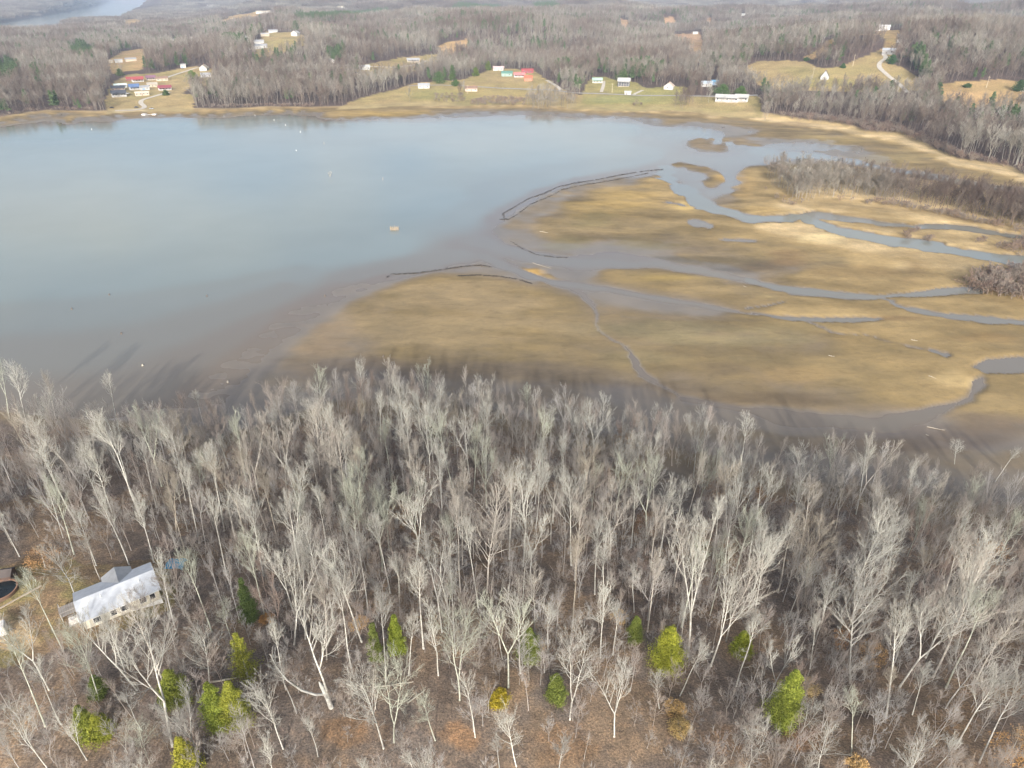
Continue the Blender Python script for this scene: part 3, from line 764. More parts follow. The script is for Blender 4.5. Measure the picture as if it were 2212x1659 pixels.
# ------------------------------------------------------------------ bare trees
def bark_mat(name, base, twig=False):
    m = N(name)
    oi = m.n('ShaderNodeObjectInfo')
    pos = m.n('ShaderNodeTexCoord').outputs['Object']
    k = m.noise(1.6 if not twig else 0.5, 3, 0.6, pos).outputs['Fac']
    pat = m.ramp(k, [(0.32, (0.62, 0.60, 0.57)), (0.52, (1.0, 1.0, 1.0)), (0.7, (1.22, 1.24, 1.2))])
    own = m.mix(1.0, oi.outputs['Color'], base, 'MULTIPLY')
    m.set(Base_Color=m.mix(1.0, own, pat, 'MULTIPLY'), Roughness=0.95, Specular_IOR_Level=0.1)
    return m.m
def bark_mat_random(name, tones, patchy=False):
    """For wood that nobody could count: every tree takes one of the bark tones."""
    m = N(name)
    oi = m.n('ShaderNodeObjectInfo')
    stops = [(i / (len(tones) - 1), t) for i, t in enumerate(tones)]
    c = m.ramp(oi.outputs['Random'], stops)
    mp_ = m.n('ShaderNodeVectorMath', operation='SCALE')
    m.l(oi.outputs['Location'], mp_.inputs[0])
    mp_.inputs['Scale'].default_value = 0.009
    pn = m.noise(1.0, 4, 0.6, mp_.outputs[0]).outputs['Fac']
    c = m.mix(1.0, c, m.ramp(pn, [(0.32, (0.55, 0.46, 0.43)), (0.44, (0.78, 0.70, 0.67)), (0.54, (1.0, 0.99, 0.96)), (0.68, (1.25, 1.27, 1.22))]), 'MULTIPLY') if patchy else c
    m.set(Base_Color=c, Roughness=0.95, Specular_IOR_Level=0.1)
    return m.m
MAT_TRUNK = bark_mat('bark', (0.435, 0.43, 0.395))
MAT_TWIG = bark_mat('twigs', (0.40, 0.395, 0.36), True)

class Wood:
    """Collects tapering limbs as chains and turns them into tubes."""
    def __init__(s):
        s.ch = []
    def chain(s, pts, rad, sides):
        s.ch.append((np.array(pts, float), np.array(rad, float), sides))
    def arrays(s):
        VV, FF, off = [], [], 0
        by = {}
        for c in s.ch:
            by.setdefault((len(c[0]), c[2]), []).append(c)
        for (n, k), cs in by.items():
            P = np.stack([c[0] for c in cs]); R = np.stack([c[1] for c in cs])
            D = np.gradient(P, axis=1)
            D /= np.linalg.norm(D, axis=-1, keepdims=True) + 1e-9
            up = np.where(np.abs(D[..., 2:3]) > 0.9, np.array([1.0, 0, 0]), np.array([0, 0, 1.0]))
            U = np.cross(D, up); U /= np.linalg.norm(U, axis=-1, keepdims=True) + 1e-9
            W = np.cross(D, U)
            a = np.arange(k) * 2 * math.pi / k
            ring = (U[:, :, None, :] * np.cos(a)[:, None] + W[:, :, None, :] * np.sin(a)[:, None]) * R[:, :, None, None] + P[:, :, None, :]
            m = len(cs)
            VV.append(ring.reshape(-1, 3))
            ids = np.arange(m * n * k).reshape(m, n, k) + off
            A = ids[:, :-1, :]; B = ids[:, 1:, :]
            FF.append(np.stack([A, np.roll(A, -1, 2), np.roll(B, -1, 2), B], -1).reshape(-1, 4))
            off += m * n * k
        return np.concatenate(VV), np.concatenate(FF)

def unit(v):
    return v / (np.linalg.norm(v) + 1e-9)
def grow(seed, H=20.0, base=0.5, spread=38, width=0.36, fork=0, lean=0.03, wiggle=0.038, n1=15, n2=6, n3=4, n4=2, rt=None, twig_r=0.0095, lod=0, limbs_low=0, taper=0.42, splay=(10, 24)):
    """A bare broad-leaved tree of height H standing at the origin: (trunk Wood, crown Wood)."""
    rg = np.random.default_rng(seed)
    T, Cw = Wood(), Wood()
    R = rt or H * 0.0080
    def path(p, d, L, n, wig, up):
        pts = [p]
        for _ in range(n):
            d = unit(d + rg.normal(0, wig, 3) + np.array([0, 0, up]))
            p = p + d * L / n
            pts.append(p)
        return np.array(pts)
    def side(d, ang):
        a = unit(np.cross(d, rg.normal(0, 1, 3)))
        return unit(d * math.cos(ang) + a * math.sin(ang))
    def sub(pts, rad, L, lvl, n, start=0.2, ang=(28, 55)):
        m = len(pts) - 1
        for i in range(n):
            t = start + (1 - start) * ((i + rg.uniform(0, 1)) / n)
            f = t * m; j = min(int(f), m - 1)
            p = pts[j] * (1 - (f - j)) + pts[j + 1] * (f - j)
            r = np.interp(t, np.linspace(0, 1, m + 1), rad)
            d = unit(pts[j + 1] - pts[j])
            d2 = side(d, math.radians(rg.uniform(*ang)))
            L2 = L * (1.05 - 0.55 * t) * rg.uniform(0.75, 1.2)
            limb(p, d2, L2, min(r * 0.62, 0.013 * L2 + 0.012), lvl)
    def limb(p, d, L, r, lvl):
        if lvl == 1:
            pts = path(p, d, L, 6, wiggle * 2.2, 0.11)
            r = max(r, 0.036 * H / 20) if lod == 0 else r
            rad = np.linspace(r, max(r * 0.35, twig_r), 7)
            Cw.chain(pts, rad, 5 if lod == 0 else 3)
            sub(pts, rad, L * 0.56, 2, n2, 0.2, (18, 40))
        elif lvl == 2:
            pts = path(p, d, L, 4, wiggle * 2.4, 0.09)
            r = max(r, 0.020 * H / 20) if lod == 0 else r
            rad = np.linspace(r, max(r * 0.4, twig_r), 5)
            Cw.chain(pts, rad, 3)
            if n3: sub(pts, rad, L * 0.56, 3, n3, 0.15, (14, 36))
        elif lvl == 3:
            pts = path(p, d, L, 3, wiggle * 2.6, 0.08)
            rad = np.linspace(max(r, twig_r * 1.4), twig_r, 4)
            Cw.chain(pts, rad, 3)
            if n4: sub(pts, rad, max(L * 0.62, 0.55), 4, n4, 0.1, (10, 32))
        else:
            pts = path(p, d, L, 2, wiggle * 2, 0.06)
            Cw.chain(pts, [twig_r, twig_r * 0.8, twig_r * 0.45], 3)
    ld = np.array([rg.normal(0, lean), rg.normal(0, lean), 1])
    def stem(p, d, L, r, cb, nl, n=12, wig=None, low=0):
        pts = path(p, d, L, n, wig or wiggle * 0.55, 0.03)
        rad = r * np.array([(1 - t) ** 0.75 * 0.93 + 0.07 for t in np.linspace(0, 1, n + 1)])
        rad[0] *= 1.35 if low else 1.0
        T.chain(pts, rad, 8 if lod == 0 else 4)
        tt = np.linspace(0, 1, n + 1)
        nl = int(nl * 1.3) if lod == 0 else nl
        for i in range(nl):
            t = cb + (1 - cb) * ((i + rg.uniform(0, 0.9)) / nl) ** 0.9
            f = t * n; j = min(int(f), n - 1)
            q = pts[j] * (1 - (f - j)) + pts[j + 1] * (f - j)
            rr = np.interp(t, tt, rad)
            u = (t - cb) / (1 - cb)
            d2 = side(unit(pts[j + 1] - pts[j]), math.radians(rg.uniform(spread * 0.7, spread * 1.2) * (1.12 - 0.5 * u)))
            L2 = H * width * 1.08 * (1.0 - taper * u) * rg.uniform(0.7, 1.15) * (0.8 + 0.2 * (u > 0.15))
            limb(q, d2, max(L2, H * 0.10), min(rr * 0.62, 0.014 * L2 + 0.03), 1)
        for i in range(limbs_low if low else 0):
            t = rg.uniform(0.15, cb)
            j = int(t * n)
            d2 = side(unit(pts[j + 1] - pts[j]), math.radians(rg.uniform(55, 85)))
            limb(pts[j], d2, H * rg.uniform(0.05, 0.14), 0.03, 2)
        return pts, rad
    o = np.zeros(3)
    if fork == 0:
        stem(o, ld, H * (0.84 if lod == 0 else 0.92), R, base * 1.08, n1, low=1)
    else:
        ft = base * rg.uniform(0.6, 0.9)
        pts = path(o, ld, H * ft, 6, wiggle * 0.5, 0.03)
        rad = np.linspace(R, R * 0.8, 7); rad[0] *= 1.3
        T.chain(pts, rad, 8 if lod == 0 else 4)
        az = rg.uniform(0, 6.28)
        for k in range(fork):
            an = math.radians(rg.uniform(*splay))
            b = az + k * 2 * math.pi / fork + rg.uniform(-.4, .4)
            d2 = np.array([math.sin(an) * math.cos(b), math.sin(an) * math.sin(b), math.cos(an)])
            stem(pts[-1] - np.array([0, 0, 0.1]), d2, H * (0.89 - ft) * rg.uniform(0.85, 1.05), R * (0.72 if fork == 2 else 0.6), 0.25, max(5, int(n1 / fork * 1.15)), 9, wiggle * 0.8)
        for i in range(limbs_low):
            j = rg.integers(1, 6)
            limb(pts[j], side(np.array([0, 0, 1.0]), math.radians(rg.uniform(60, 85))), H * rg.uniform(0.06, 0.16), 0.03, 2)
    return T, Cw
def wood_mesh(name, wd, mat, smooth=False):
    v, f = wd.arrays()
    return mesh_np(name, v, f, [mat], smooth)

SPECIES = [  # kwargs for the shapes seen in the wood
 dict(seed=1, base=0.52, spread=36, width=0.30, n1=15), dict(seed=2, base=0.62, spread=34, width=0.24, n1=13), dict(seed=3, base=0.45, spread=40, width=0.32, n1=16),
 dict(seed=4, base=0.64, spread=42, width=0.26, n1=12), dict(seed=5, base=0.5, fork=2, spread=34, width=0.28, n1=14), dict(seed=6, base=0.55, fork=2, spread=36, width=0.28, n1=15),
 dict(seed=7, base=0.4, fork=3, spread=34, width=0.26, n1=18), dict(seed=8, base=0.35, spread=46, width=0.36, n1=18, limbs_low=3), dict(seed=9, base=0.62, spread=30, width=0.24, n1=12, limbs_low=4),
 dict(seed=10, base=0.25, spread=52, width=0.40, n1=20, wiggle=0.075, limbs_low=2), dict(seed=11, base=0.3, fork=2, spread=44, width=0.36, n1=18, wiggle=0.08), dict(seed=12, base=0.42, spread=34, width=0.25, n1=17, limbs_low=5),
 dict(seed=13, base=0.36, fork=4, spread=32, width=0.27, n1=26, taper=.35, splay=(16, 32)), dict(seed=14, base=0.48, fork=3, spread=32, width=0.28, n1=22, taper=.35, splay=(18, 30)), dict(seed=15, base=0.32, fork=5, spread=30, width=0.25, n1=30, taper=.35, splay=(14, 34)),
 dict(seed=16, base=0.5, spread=38, width=0.26, n1=16, taper=.25), dict(seed=17, base=0.62, spread=40, width=0.24, n1=13, taper=.3), dict(seed=18, base=0.56, fork=2, spread=36, width=0.24, n1=15, taper=.35, splay=(14, 26)), dict(seed=19, base=0.66, spread=36, width=0.2, n1=11, taper=.4, limbs_low=5),
]
FORKED = {4: 'two stemmed', 5: 'two stemmed', 6: 'three stemmed', 10: 'two stemmed'}
HREF = 20.0
TM, CM = [], []
for kw in SPECIES:
    a, b = grow(H=HREF, **kw)
    TM.append(wood_mesh('trunk', a, MAT_TRUNK, True))
    CM.append(wood_mesh('crown', b, MAT_TWIG))

# surveyed trees: foot px, top px, shape class (n narrow, b broad, f forked, w wide low, '' any)
TREES = [
 (915, 1401, 884, 1192, 'n'), (993, 1513, 1000, 1318, 'wf'), (716, 1526, 676, 1274, 'b'), (834, 1473, 826, 1274, 'n'), (635, 1393, 648, 1161, 'bf'), (660, 1381, 628, 1152, 'n'),
 (782, 1387, 698, 1183, 'b'), (618, 1490, 576, 1341, 'n'), (612, 1618, 554, 1473, 'w'), (829, 1617, 766, 1455, 'w'), (851, 1604, 838, 1427, 'wf'), (883, 1459, 881, 1311, 'n'),
 (507, 1407, 478, 1300, 'n'), (955, 1366, 927, 1161, 'b'), (968, 1369, 964, 1244, 'n'), (1086, 1424, 1064, 1317, 'n'), (1098, 1485, 1098, 1274, 'f'), (1124, 1455, 1119, 1271, 'b'),
 (1237, 1351, 1254, 1155, 'n'), (1231, 1555, 1242, 1366, 'w'), (1327, 1592, 1336, 1421, 'wf'), (1184, 1433, 1190, 1296, 'n'), (1297, 1421, 1312, 1253, 'b'), (1324, 1415, 1330, 1290, 'n'),
 (1370, 1323, 1373, 1225, 'n'), (1462, 1433, 1486, 1305, 'n'), (1468, 1503, 1532, 1384, 'n'), (1425, 1531, 1408, 1445, ''), (1116, 1656, 1095, 1528, 'w'), (1080, 1664, 1067, 1580, ''),
 (1535, 1439, 1611, 1228, 'bf'), (1487, 1418, 1512, 1046, 'bf'), (1837, 1476, 1868, 1231, 'b'), (1814, 1329, 1905, 1098, 'b'), (1750, 1445, 1779, 1320, 'n'), (1590, 1483, 1635, 1323, 'n'),
 (1840, 1629, 1807, 1470, 'n'), (1730, 1583, 1755, 1512, 'w'), (1617, 1662, 1635, 1558, 'w'), (1767, 1664, 1776, 1570, 'w'), (1913, 1549, 1944, 1442, ''), (1914, 1551, 1962, 1309, 'n'),
 (2014, 1463, 2115, 1190, 'b'), (2062, 1618, 2158, 1434, 'b'), (2043, 1487, 2134, 1261, 'n'), (2115, 1649, 2205, 1429, 'b'), (1847, 1099, 1914, 945, 'b'), (1971, 1544, 2005, 1440, ''),
 (1718, 1089, 1756, 965, 'b'), (2149, 1041, 2192, 960, 'n'), (2062, 1003, 2072, 950, 'w'), (983, 980, 974, 850, 'bf'), (928, 980, 902, 860, 'bf'), (882, 1013, 856, 915, 'b'),
 (1084, 941, 1081, 870, 'w'), (1188, 948, 1198, 876, 'b'), (954, 1120, 954, 970, 'b'), (1003, 1117, 1003, 980, 'b'), (1100, 1208, 1104, 997, 'n'), (1130, 1224, 1142, 990, 'bf'),
 (1250, 1159, 1266, 961, 'b'), (1318, 1208, 1325, 1062, 'bf'), (778, 1159, 755, 980, 'bf'), (752, 1110, 733, 902, 'b'), (1498, 1032, 1517, 889, 'bf'), (1426, 974, 1436, 873, 'bf'),
 (1849, 1111, 1882, 948, 'b'), (1716, 1045, 1722, 950, 'b'), (1719, 1176, 1742, 1081, ''), (181, 1055, 62, 888, 'b'), (303, 1115, 196, 880, 'n'), (257, 931, 227, 795, 'n'),
 (208, 1222, 167, 1091, 'b'), (279, 1220, 208, 1055, 'b'), (332, 1215, 298, 1067, 'b'), (382, 1162, 372, 995, 'bf'), (406, 1148, 378, 1030, 'n'), (411, 1100, 400, 995, 'n'),
 (435, 1107, 427, 976, 'b'), (136, 1162, 103, 1040, 'n'), (501, 1031, 473, 943, 'b'), (98, 1570, 9, 1366, 'n'), (131, 1564, 61, 1421, 'n'), (214, 1512, 150, 1347, 'w'),
 (372, 1612, 305, 1323, 'bf'), (452, 1488, 428, 1360, 'w'), (305, 1578, 262, 1487, 'n'), (379, 1360, 339, 1182, 'n'), (458, 1366, 406, 1182, 'n'), (162, 1286, 128, 1167, 'w'),
 (217, 1253, 183, 1152, 'n'), (104, 1662, 15, 1518, 'w'), (324, 1650, 290, 1564, 'w'), (42, 1202, 0, 1090, 'n'), (270, 1450, 232, 1300, 'n'), (720, 1092, 700, 930, 'b'),
 (620, 1075, 596, 900, 'b'), (560, 1090, 532, 900, 'b'), (330, 1020, 300, 870, 'b'), (130, 990, 100, 840, 'b'), (60, 930, 20, 780, 'b'), (1600, 1010, 1612, 890, 'b'), (1790, 1045, 1800, 940, 'bf'),
 (1960, 1200, 2005, 1080, 'b'), (2080, 1150, 2120, 1030, 'b'), (1650, 1130, 1668, 1010, 'n'), (790, 905, 778, 775, 'b'), (845, 905, 838, 780, 'b'), (925, 900, 918, 785, 'bf'), (700, 900, 690, 790, 'b'),
 (640, 905, 628, 830, 'w'), (1040, 905, 1036, 810, 'b'), (1300, 930, 1305, 850, 'b'), (1140, 905, 1140, 830, 'b'), (440, 920, 428, 840, 'n'), (120, 905, 95, 800, 'b'), (20, 905, 0, 770, 'b'),
]
CEDAR_BOX = [(547, 1240, 1345, 17), (541, 1354, 1470, 25), (478, 1459, 1572, 28), (515, 1462, 1566, 27), (380, 1438, 1516, 28), (200, 1508, 1590, 30), (416, 1576, 1672, 26), (860, 1328, 1412, 15), (1143, 1358, 1426, 23), (1370, 1332, 1384, 17), (1434, 1350, 1448, 31), (1598, 1360, 1416, 19), (1685, 1432, 1562, 35), (1078, 1488, 1520, 15), (1200, 1456, 1512, 22), (256, 1215, 1360, 80), (383, 1208, 1230, 20)]
placed = []   # (foot Vector, height, lean vector, shape index, tone)
def from_px(fx, fy, tx, ty):
    p = at(fx, fy)
    d = ray(tx, ty)
    hv = Vector((p.x, p.y, 0)).normalized()
    t = (p.x * hv.x + p.y * hv.y) / (d[0] * hv.x + d[1] * hv.y)
    q = Vector((d[0] * t, d[1] * t, CZ + d[2] * t))
    return p, q - p
TREE_TONES = [('pale grey', (1.06, 1.05, 1.03)), ('silver white', (1.22, 1.21, 1.18)), ('greenish grey', (0.96, 1.0, 0.90)), ('pinkish grey', (0.98, 0.92, 0.88)), ('brownish', (0.82, 0.74, 0.66)), ('dull grey', (0.80, 0.79, 0.79))]
tone_p = [0.33, 0.19, 0.17, 0.13, 0.06, 0.12]
SH = {'n': [1, 3, 8, 16, 18, 1, 16], 'b': [0, 2, 7, 15, 5, 17, 15], 'f': [4, 5, 6, 17], 'bf': [4, 17, 6, 13], 'wf': [10, 6], 'v': [12, 13, 14, 15, 17], 'w': [9, 7, 10], '': [0, 1, 3, 11]}
rt_ = np.random.default_rng(11)
for fx, fy, tx, ty, c in TREES:
    p, v = from_px(fx, fy, tx, ty)
    h = v.z
    if h < 4: continue
    h = min(h, 31)
    ln = Vector((v.x, v.y, 0)) / h
    if ln.length > 0.22: ln *= 0.22 / ln.length
    placed.append((p, h, ln, int(rt_.choice(SH[c])), int(rt_.choice(6, p=tone_p))))
# the rest of the wood
def near_ok(x, y):
    """Is this spot wooded near shore?"""
    i = np.clip(np.log(math.hypot(x, y) / R0) / LR, 0, NR - 1)
    z = ground(x, y)
    px, py = proj(np.float64(x), np.float64(y), np.float64(z))
    if in_poly(np.array([px]), np.array([py]), YARD)[0]: return None
    if in_poly(np.array([px]), np.array([py]), GULLY)[0]: return None
    th = math.atan2(x, y)
    sn = np.interp(th, NE[0], NE[1]) - math.hypot(x, y)
    return z, px, py, sn
pts_xy = [(p.x, p.y, h) for p, h, *_ in placed]
tries = 0
cand = []
while len(placed) + len(cand) < 440 and tries < 14000:
    tries += 1
    th = rt_.uniform(-math.radians(52), math.radians(52))
    r = math.sqrt(rt_.uniform(52 ** 2, 190 ** 2))
    x, y = r * math.sin(th), r * math.cos(th)
    q = near_ok(x, y)
    if q is None: continue
    z, px, py, sn = q
    tx_, ty_ = proj(np.float64(x), np.float64(y), np.float64(z + 11))
    if 150 < tx_ < 375 and 1200 < ty_ < 1385 and py > 1290: continue
    if any(abs(tx_ - a) < 34 + hw and b0 - 40 < ty_ < b1 and py > b1 - 8 for a, b0, b1, hw in CEDAR_BOX): continue
    if sn < 1.0 or px < -170 or px > 2380 or py > 1790: continue
    dmin = 4.6 if sn > 14 else 3.6
    if any((x - a) ** 2 + (y - b) ** 2 < dmin ** 2 for a, b, _ in pts_xy): continue
    front = sn < 25
    if 640 < px < 1500 and 1530 < py < 1700 and rt_.random() < 0.55: continue      # thinner wood at the bottom
    h = rt_.uniform(14, 19) if front else rt_.uniform(15, 24)
    if py > 1500: h = rt_.uniform(9, 17)
    k = rt_.random()
    c = ('v' if k < .7 else 'b' if k < .85 else 'bf') if front else ('n' if k < .46 else 'b' if k < .72 else 'bf' if k < .88 else 'w')
    cand.append((Vector((x, y, z)), h, Vector((rt_.normal(0, .05), rt_.normal(0, .04), 0)), int(rt_.choice(SH[c])), int(rt_.choice(6, p=tone_p))))
    pts_xy.append((x, y, h))
def shows(t):
    p, h = t[0], t[1]
    px, py = proj(np.float64(p.x), np.float64(p.y), np.float64(p.z + h * 0.7))
    return (0 if -20 < px < 2232 and py < 1680 else 1000) + p.length / h
cand.sort(key=shows)
n_own = 300 - len(placed)
own = placed + cand[:n_own]
rest = cand[n_own:]
print('trees', len(placed), len(cand), tries)

proto_t = {}
tree_objs = []
def make_tree(p, h, ln, sh, tone, name='bare_tree'):
    root = bpy.data.objects.new(name, None)
    root.empty_display_size = 0.5
    COL.objects.link(root)
    root.location = p - Vector((0, 0, 0.25))
    k = h / HREF
    q = Vector((0, 0, 1)).rotation_difference(Vector((ln.x, ln.y, 1)))
    yaw = Matrix.Rotation(rt_.uniform(0, 6.283), 3, 'Z').to_quaternion()
    root.rotation_mode = 'QUATERNION'
    root.rotation_quaternion = q @ yaw
    fat = 1.08 if h < 13 else rt_.uniform(0.78, 0.98)
    root.scale = (k * fat, k * fat, k)
    for nm, ms in (('trunk', TM), ('crown', CM)):
        c = bpy.data.objects.new(nm, ms[sh])
        COL.objects.link(c)
        c.parent = root
        j = rt_.uniform(0.92, 1.08)
        c.color = tuple(np.array(TREE_TONES[tone][1]) * j) + (1,)
    return root
for t in own:
    tree_objs.append((make_tree(*t), t))

# ------------------------------------------------------------------ wood that nobody could count: scattered copies inside ONE object
def join_wood(name, a, b, mat):
    va, fa = a.arrays(); vb, fb = b.arrays()
    return mesh_np(name, np.concatenate([va, vb]), np.concatenate([fa, fb + len(va)]), [mat])
def scatter(name, meshes, P, R3, SC, ID, label=None, cat=None):
    ng = bpy.data.node_groups.new(name, 'GeometryNodeTree')
    ng.interface.new_socket('Geometry', in_out='INPUT', socket_type='NodeSocketGeometry')
    ng.interface.new_socket('Geometry', in_out='OUTPUT', socket_type='NodeSocketGeometry')
    gi, go = ng.nodes.new('NodeGroupInput'), ng.nodes.new('NodeGroupOutput')
    iop = ng.nodes.new('GeometryNodeInstanceOnPoints')
    jn = ng.nodes.new('GeometryNodeJoinGeometry')
    for k, me in enumerate(meshes):
        so = bpy.data.objects.new(name + '_kind', me)
        so.use_fake_user = True
        oi = ng.nodes.new('GeometryNodeObjectInfo')
        oi.transform_space = 'ORIGINAL'
        oi.inputs['Object'].default_value = so
        oi.inputs['As Instance'].default_value = False
        gt = ng.nodes.new('GeometryNodeGeometryToInstance')
        ng.links.new(oi.outputs['Geometry'], gt.inputs[0])
        ng.links.new(gt.outputs[0], jn.inputs[0])
    def na(nm, ty):
        x = ng.nodes.new('GeometryNodeInputNamedAttribute')
        x.data_type = ty
        x.inputs['Name'].default_value = nm
        return [o for o in x.outputs if o.enabled and o.name == 'Attribute'][0]
    ng.links.new(gi.outputs[0], iop.inputs['Points'])
    ng.links.new(jn.outputs[0], iop.inputs['Instance'])
    iop.inputs['Pick Instance'].default_value = True
    ng.links.new(na('pick', 'INT'), iop.inputs['Instance Index'])
    e2r = ng.nodes.new('FunctionNodeEulerToRotation')
    ng.links.new(na('turn', 'FLOAT_VECTOR'), e2r.inputs[0])
    ng.links.new(e2r.outputs[0], iop.inputs['Rotation'])
    ng.links.new(na('size', 'FLOAT_VECTOR'), iop.inputs['Scale'])
    ng.links.new(iop.outputs[0], go.inputs[0])
    me = bpy.data.meshes.new(name)
    P = np.asarray(P, np.float32)
    me.vertices.add(len(P)); me.vertices.foreach_set('co', P.ravel())
    for an, ty, dat in (('turn', 'FLOAT_VECTOR', R3), ('size', 'FLOAT_VECTOR', SC)):
        a = me.attributes.new(an, ty, 'POINT'); a.data.foreach_set('vector', np.asarray(dat, np.float32).ravel())
    a = me.attributes.new('pick', 'INT', 'POINT'); a.data.foreach_set('value', np.asarray(ID, np.int32))
    o = link(name, me)
    md = o.modifiers.new('scatter', 'NODES')
    md.node_group = ng
    tag(o, label, cat, kind='stuff')
    return o
def turn_size(n, rg, h, fat=(0.85, 1.2), tilt=0.05):
    R3 = np.stack([rg.normal(0, tilt, n), rg.normal(0, tilt, n), rg.uniform(0, 6.28, n)], -1)
    f = rg.uniform(*fat, n)
    return R3, np.stack([h * f, h * f, h], -1)

GREYS = [(0.21, 0.19, 0.165), (0.29, 0.275, 0.245), (0.18, 0.15, 0.125), (0.26, 0.245, 0.215), (0.165, 0.14, 0.122), (0.35, 0.335, 0.30), (0.215, 0.172, 0.142)]
MAT_SAP = bark_mat_random('sapling_bark', [(0.31, 0.28, 0.25), (0.38, 0.365, 0.335), (0.30, 0.255, 0.215), (0.28, 0.255, 0.235), (0.42, 0.405, 0.38), (0.29, 0.22, 0.18), (0.34, 0.32, 0.285)])
MAT_FARWOOD = bark_mat_random('far_bark', GREYS, True)

rg = np.random.default_rng(23)
sap = [join_wood('sapling', *grow(200 + i, H=6.0, base=0.28, spread=42, width=0.42, n1=12, n2=5, n3=4, n4=1, rt=0.045, twig_r=0.009, lod=1, fork=(0, 2, 3)[i % 3]), MAT_SAP) for i in range(5)]
P, Hs = [], []
while len(P) < 3600:
    th = rg.uniform(-math.radians(55), math.radians(55)); r = math.sqrt(rg.uniform(48 ** 2, 188 ** 2))
    x, y = r * math.sin(th), r * math.cos(th)
    q = near_ok(x, y)
    if q is None or q[3] < -1: continue
    dens = 0.35 + 0.65 * float(sstep(0.4, 0.62, fbm(np.float64(x / 16), np.float64(y / 16), 301)))
    if q[2] > 1470: dens *= 0.36 if 560 < q[1] < 1560 else 0.6
    ux_, uy_ = proj(np.float64(x), np.float64(y), np.float64(q[0] + 4))
    if any(abs(ux_ - a) < 8 + hw and b0 - 10 < uy_ < b1 and q[2] > b1 - 4 for a, b0, b1, hw in CEDAR_BOX): continue
    if rg.random() > dens: continue
    P.append((x, y, q[0] - 0.1)); Hs.append(rg.uniform(0.35, 0.95) if rg.random() < .82 else rg.uniform(0.95, 1.5))
R3, SCL = turn_size(len(P), rg, np.array(Hs))
scatter('undergrowth', sap, P, R3, SCL, rg.integers(0, 5, len(P)), 'grey and brown saplings and brush crowding the floor of the near wood', 'undergrowth')

# slender trees past the three hundred that show largest: one object
slim = [join_wood('slender_tree', *grow(H=HREF, **dict(SPECIES[i], n2=5, n3=3)), MAT_SAP) for i in (1, 3, 8, 11, 12, 13)]
P = [tuple(t[0] - Vector((0, 0, .2))) for t in rest]; Hs = [t[1] / HREF for t in rest]
k_ = 0
while len(P) < 600 and k_ < 16000:
    k_ += 1
    th = rg.uniform(-math.radians(54), math.radians(54)); r = math.sqrt(rg.uniform(52 ** 2, 186 ** 2))
    x, y = r * math.sin(th), r * math.cos(th)
    q = near_ok(x, y)
    if q is None or q[3] < 0 or q[2] > 1740 or (560 < q[1] < 1560 and q[2] > 1500 and rg.random() < .6): continue
    tx_, ty_ = proj(np.float64(x), np.float64(y), np.float64(q[0] + 9))
    if any(abs(tx_ - a) < 22 + hw and b0 - 30 < ty_ < b1 and q[2] > b1 - 8 for a, b0, b1, hw in CEDAR_BOX): continue
    if any((x - a) ** 2 + (y - b) ** 2 < 2.6 ** 2 for a, b, _ in pts_xy): continue
    pts_xy.append((x, y, 12)); P.append((x, y, q[0] - .2)); Hs.append((rg.uniform(9, 16) if q[2] < 1420 else rg.uniform(6, 11)) / HREF)
R3, SCL = turn_size(len(P), rg, np.array(Hs), (.6, .85))
scatter('slender_trees', slim, P, R3, SCL, rg.integers(0, 6, len(P)), 'slender grey trees filling gaps between the larger trees of the near wood', 'trees')

# far woods
mid = [join_wood('mid_tree', *grow(300 + i, H=1.0 * 18, base=0.38, spread=38, width=0.33, n1=12, n2=5, n3=4, n4=0, twig_r=0.035, lod=1, fork=(0, 0, 2, 3, 0)[i % 5]), MAT_FARWOOD) for i in range(6)]
low = [join_wood('low_tree', *grow(400 + i, H=1.0 * 18, base=0.34, spread=40, width=0.35, n1=10, n2=6, n3=0, n4=0, twig_r=0.07, lod=1, fork=(0, 2, 0, 3, 0)[i % 5]), MAT_FARWOOD) for i in range(6)]
def sample_far(n, r0, r1, margin=6.0):
    th = rg.uniform(-math.radians(43), math.radians(43), n)
    r = np.sqrt(rg.uniform(r0 ** 2, r1 ** 2, n))
    x, y = r * np.sin(th), r * np.cos(th)
    z = grid_at(x, y, Hh)
    fe = np.interp(th, FE[0], FE[1])
    ok = (r - fe > margin) & (z > 0.7)
    px, py = proj(x, y, z)
    jx = px + (fbm(x / 18, y / 18, 71) - 0.5) * 10
    jy = py + (fbm(x / 18, y / 18, 77) - 0.5) * 5
    for up in (0, 5, 10, 15):
        qx, qy = (px, py) if up == 0 else proj(x, y, z + up)
        for tone, poly in CLEAR:
            if up and poly[0] == (1735, 126) or up > 5 and poly[0] == (1598, 146): continue
            ok &= ~in_poly(qx + (jx - px) * 1.3, qy + (jy - py) * 1.3, poly)
        for hx_, hy_ in HOUSE_PX:
            ok &= ~((np.abs(qx - hx_) < (7 if hy_ > 160 else 4)) & (qy - hy_ > (-9 if hy_ > 110 else -5)) & (qy - hy_ < 4))
    for rd_ in ROAD_PX:
        if r0 < 2000:
            d, _ = line_dist(px, py, rd_, 1.0)
            ok &= d > 3.0
    ok &= ~in_poly(px, py - 2, RIVER)
    return x[ok], y[ok], z[ok], px[ok], py[ok]
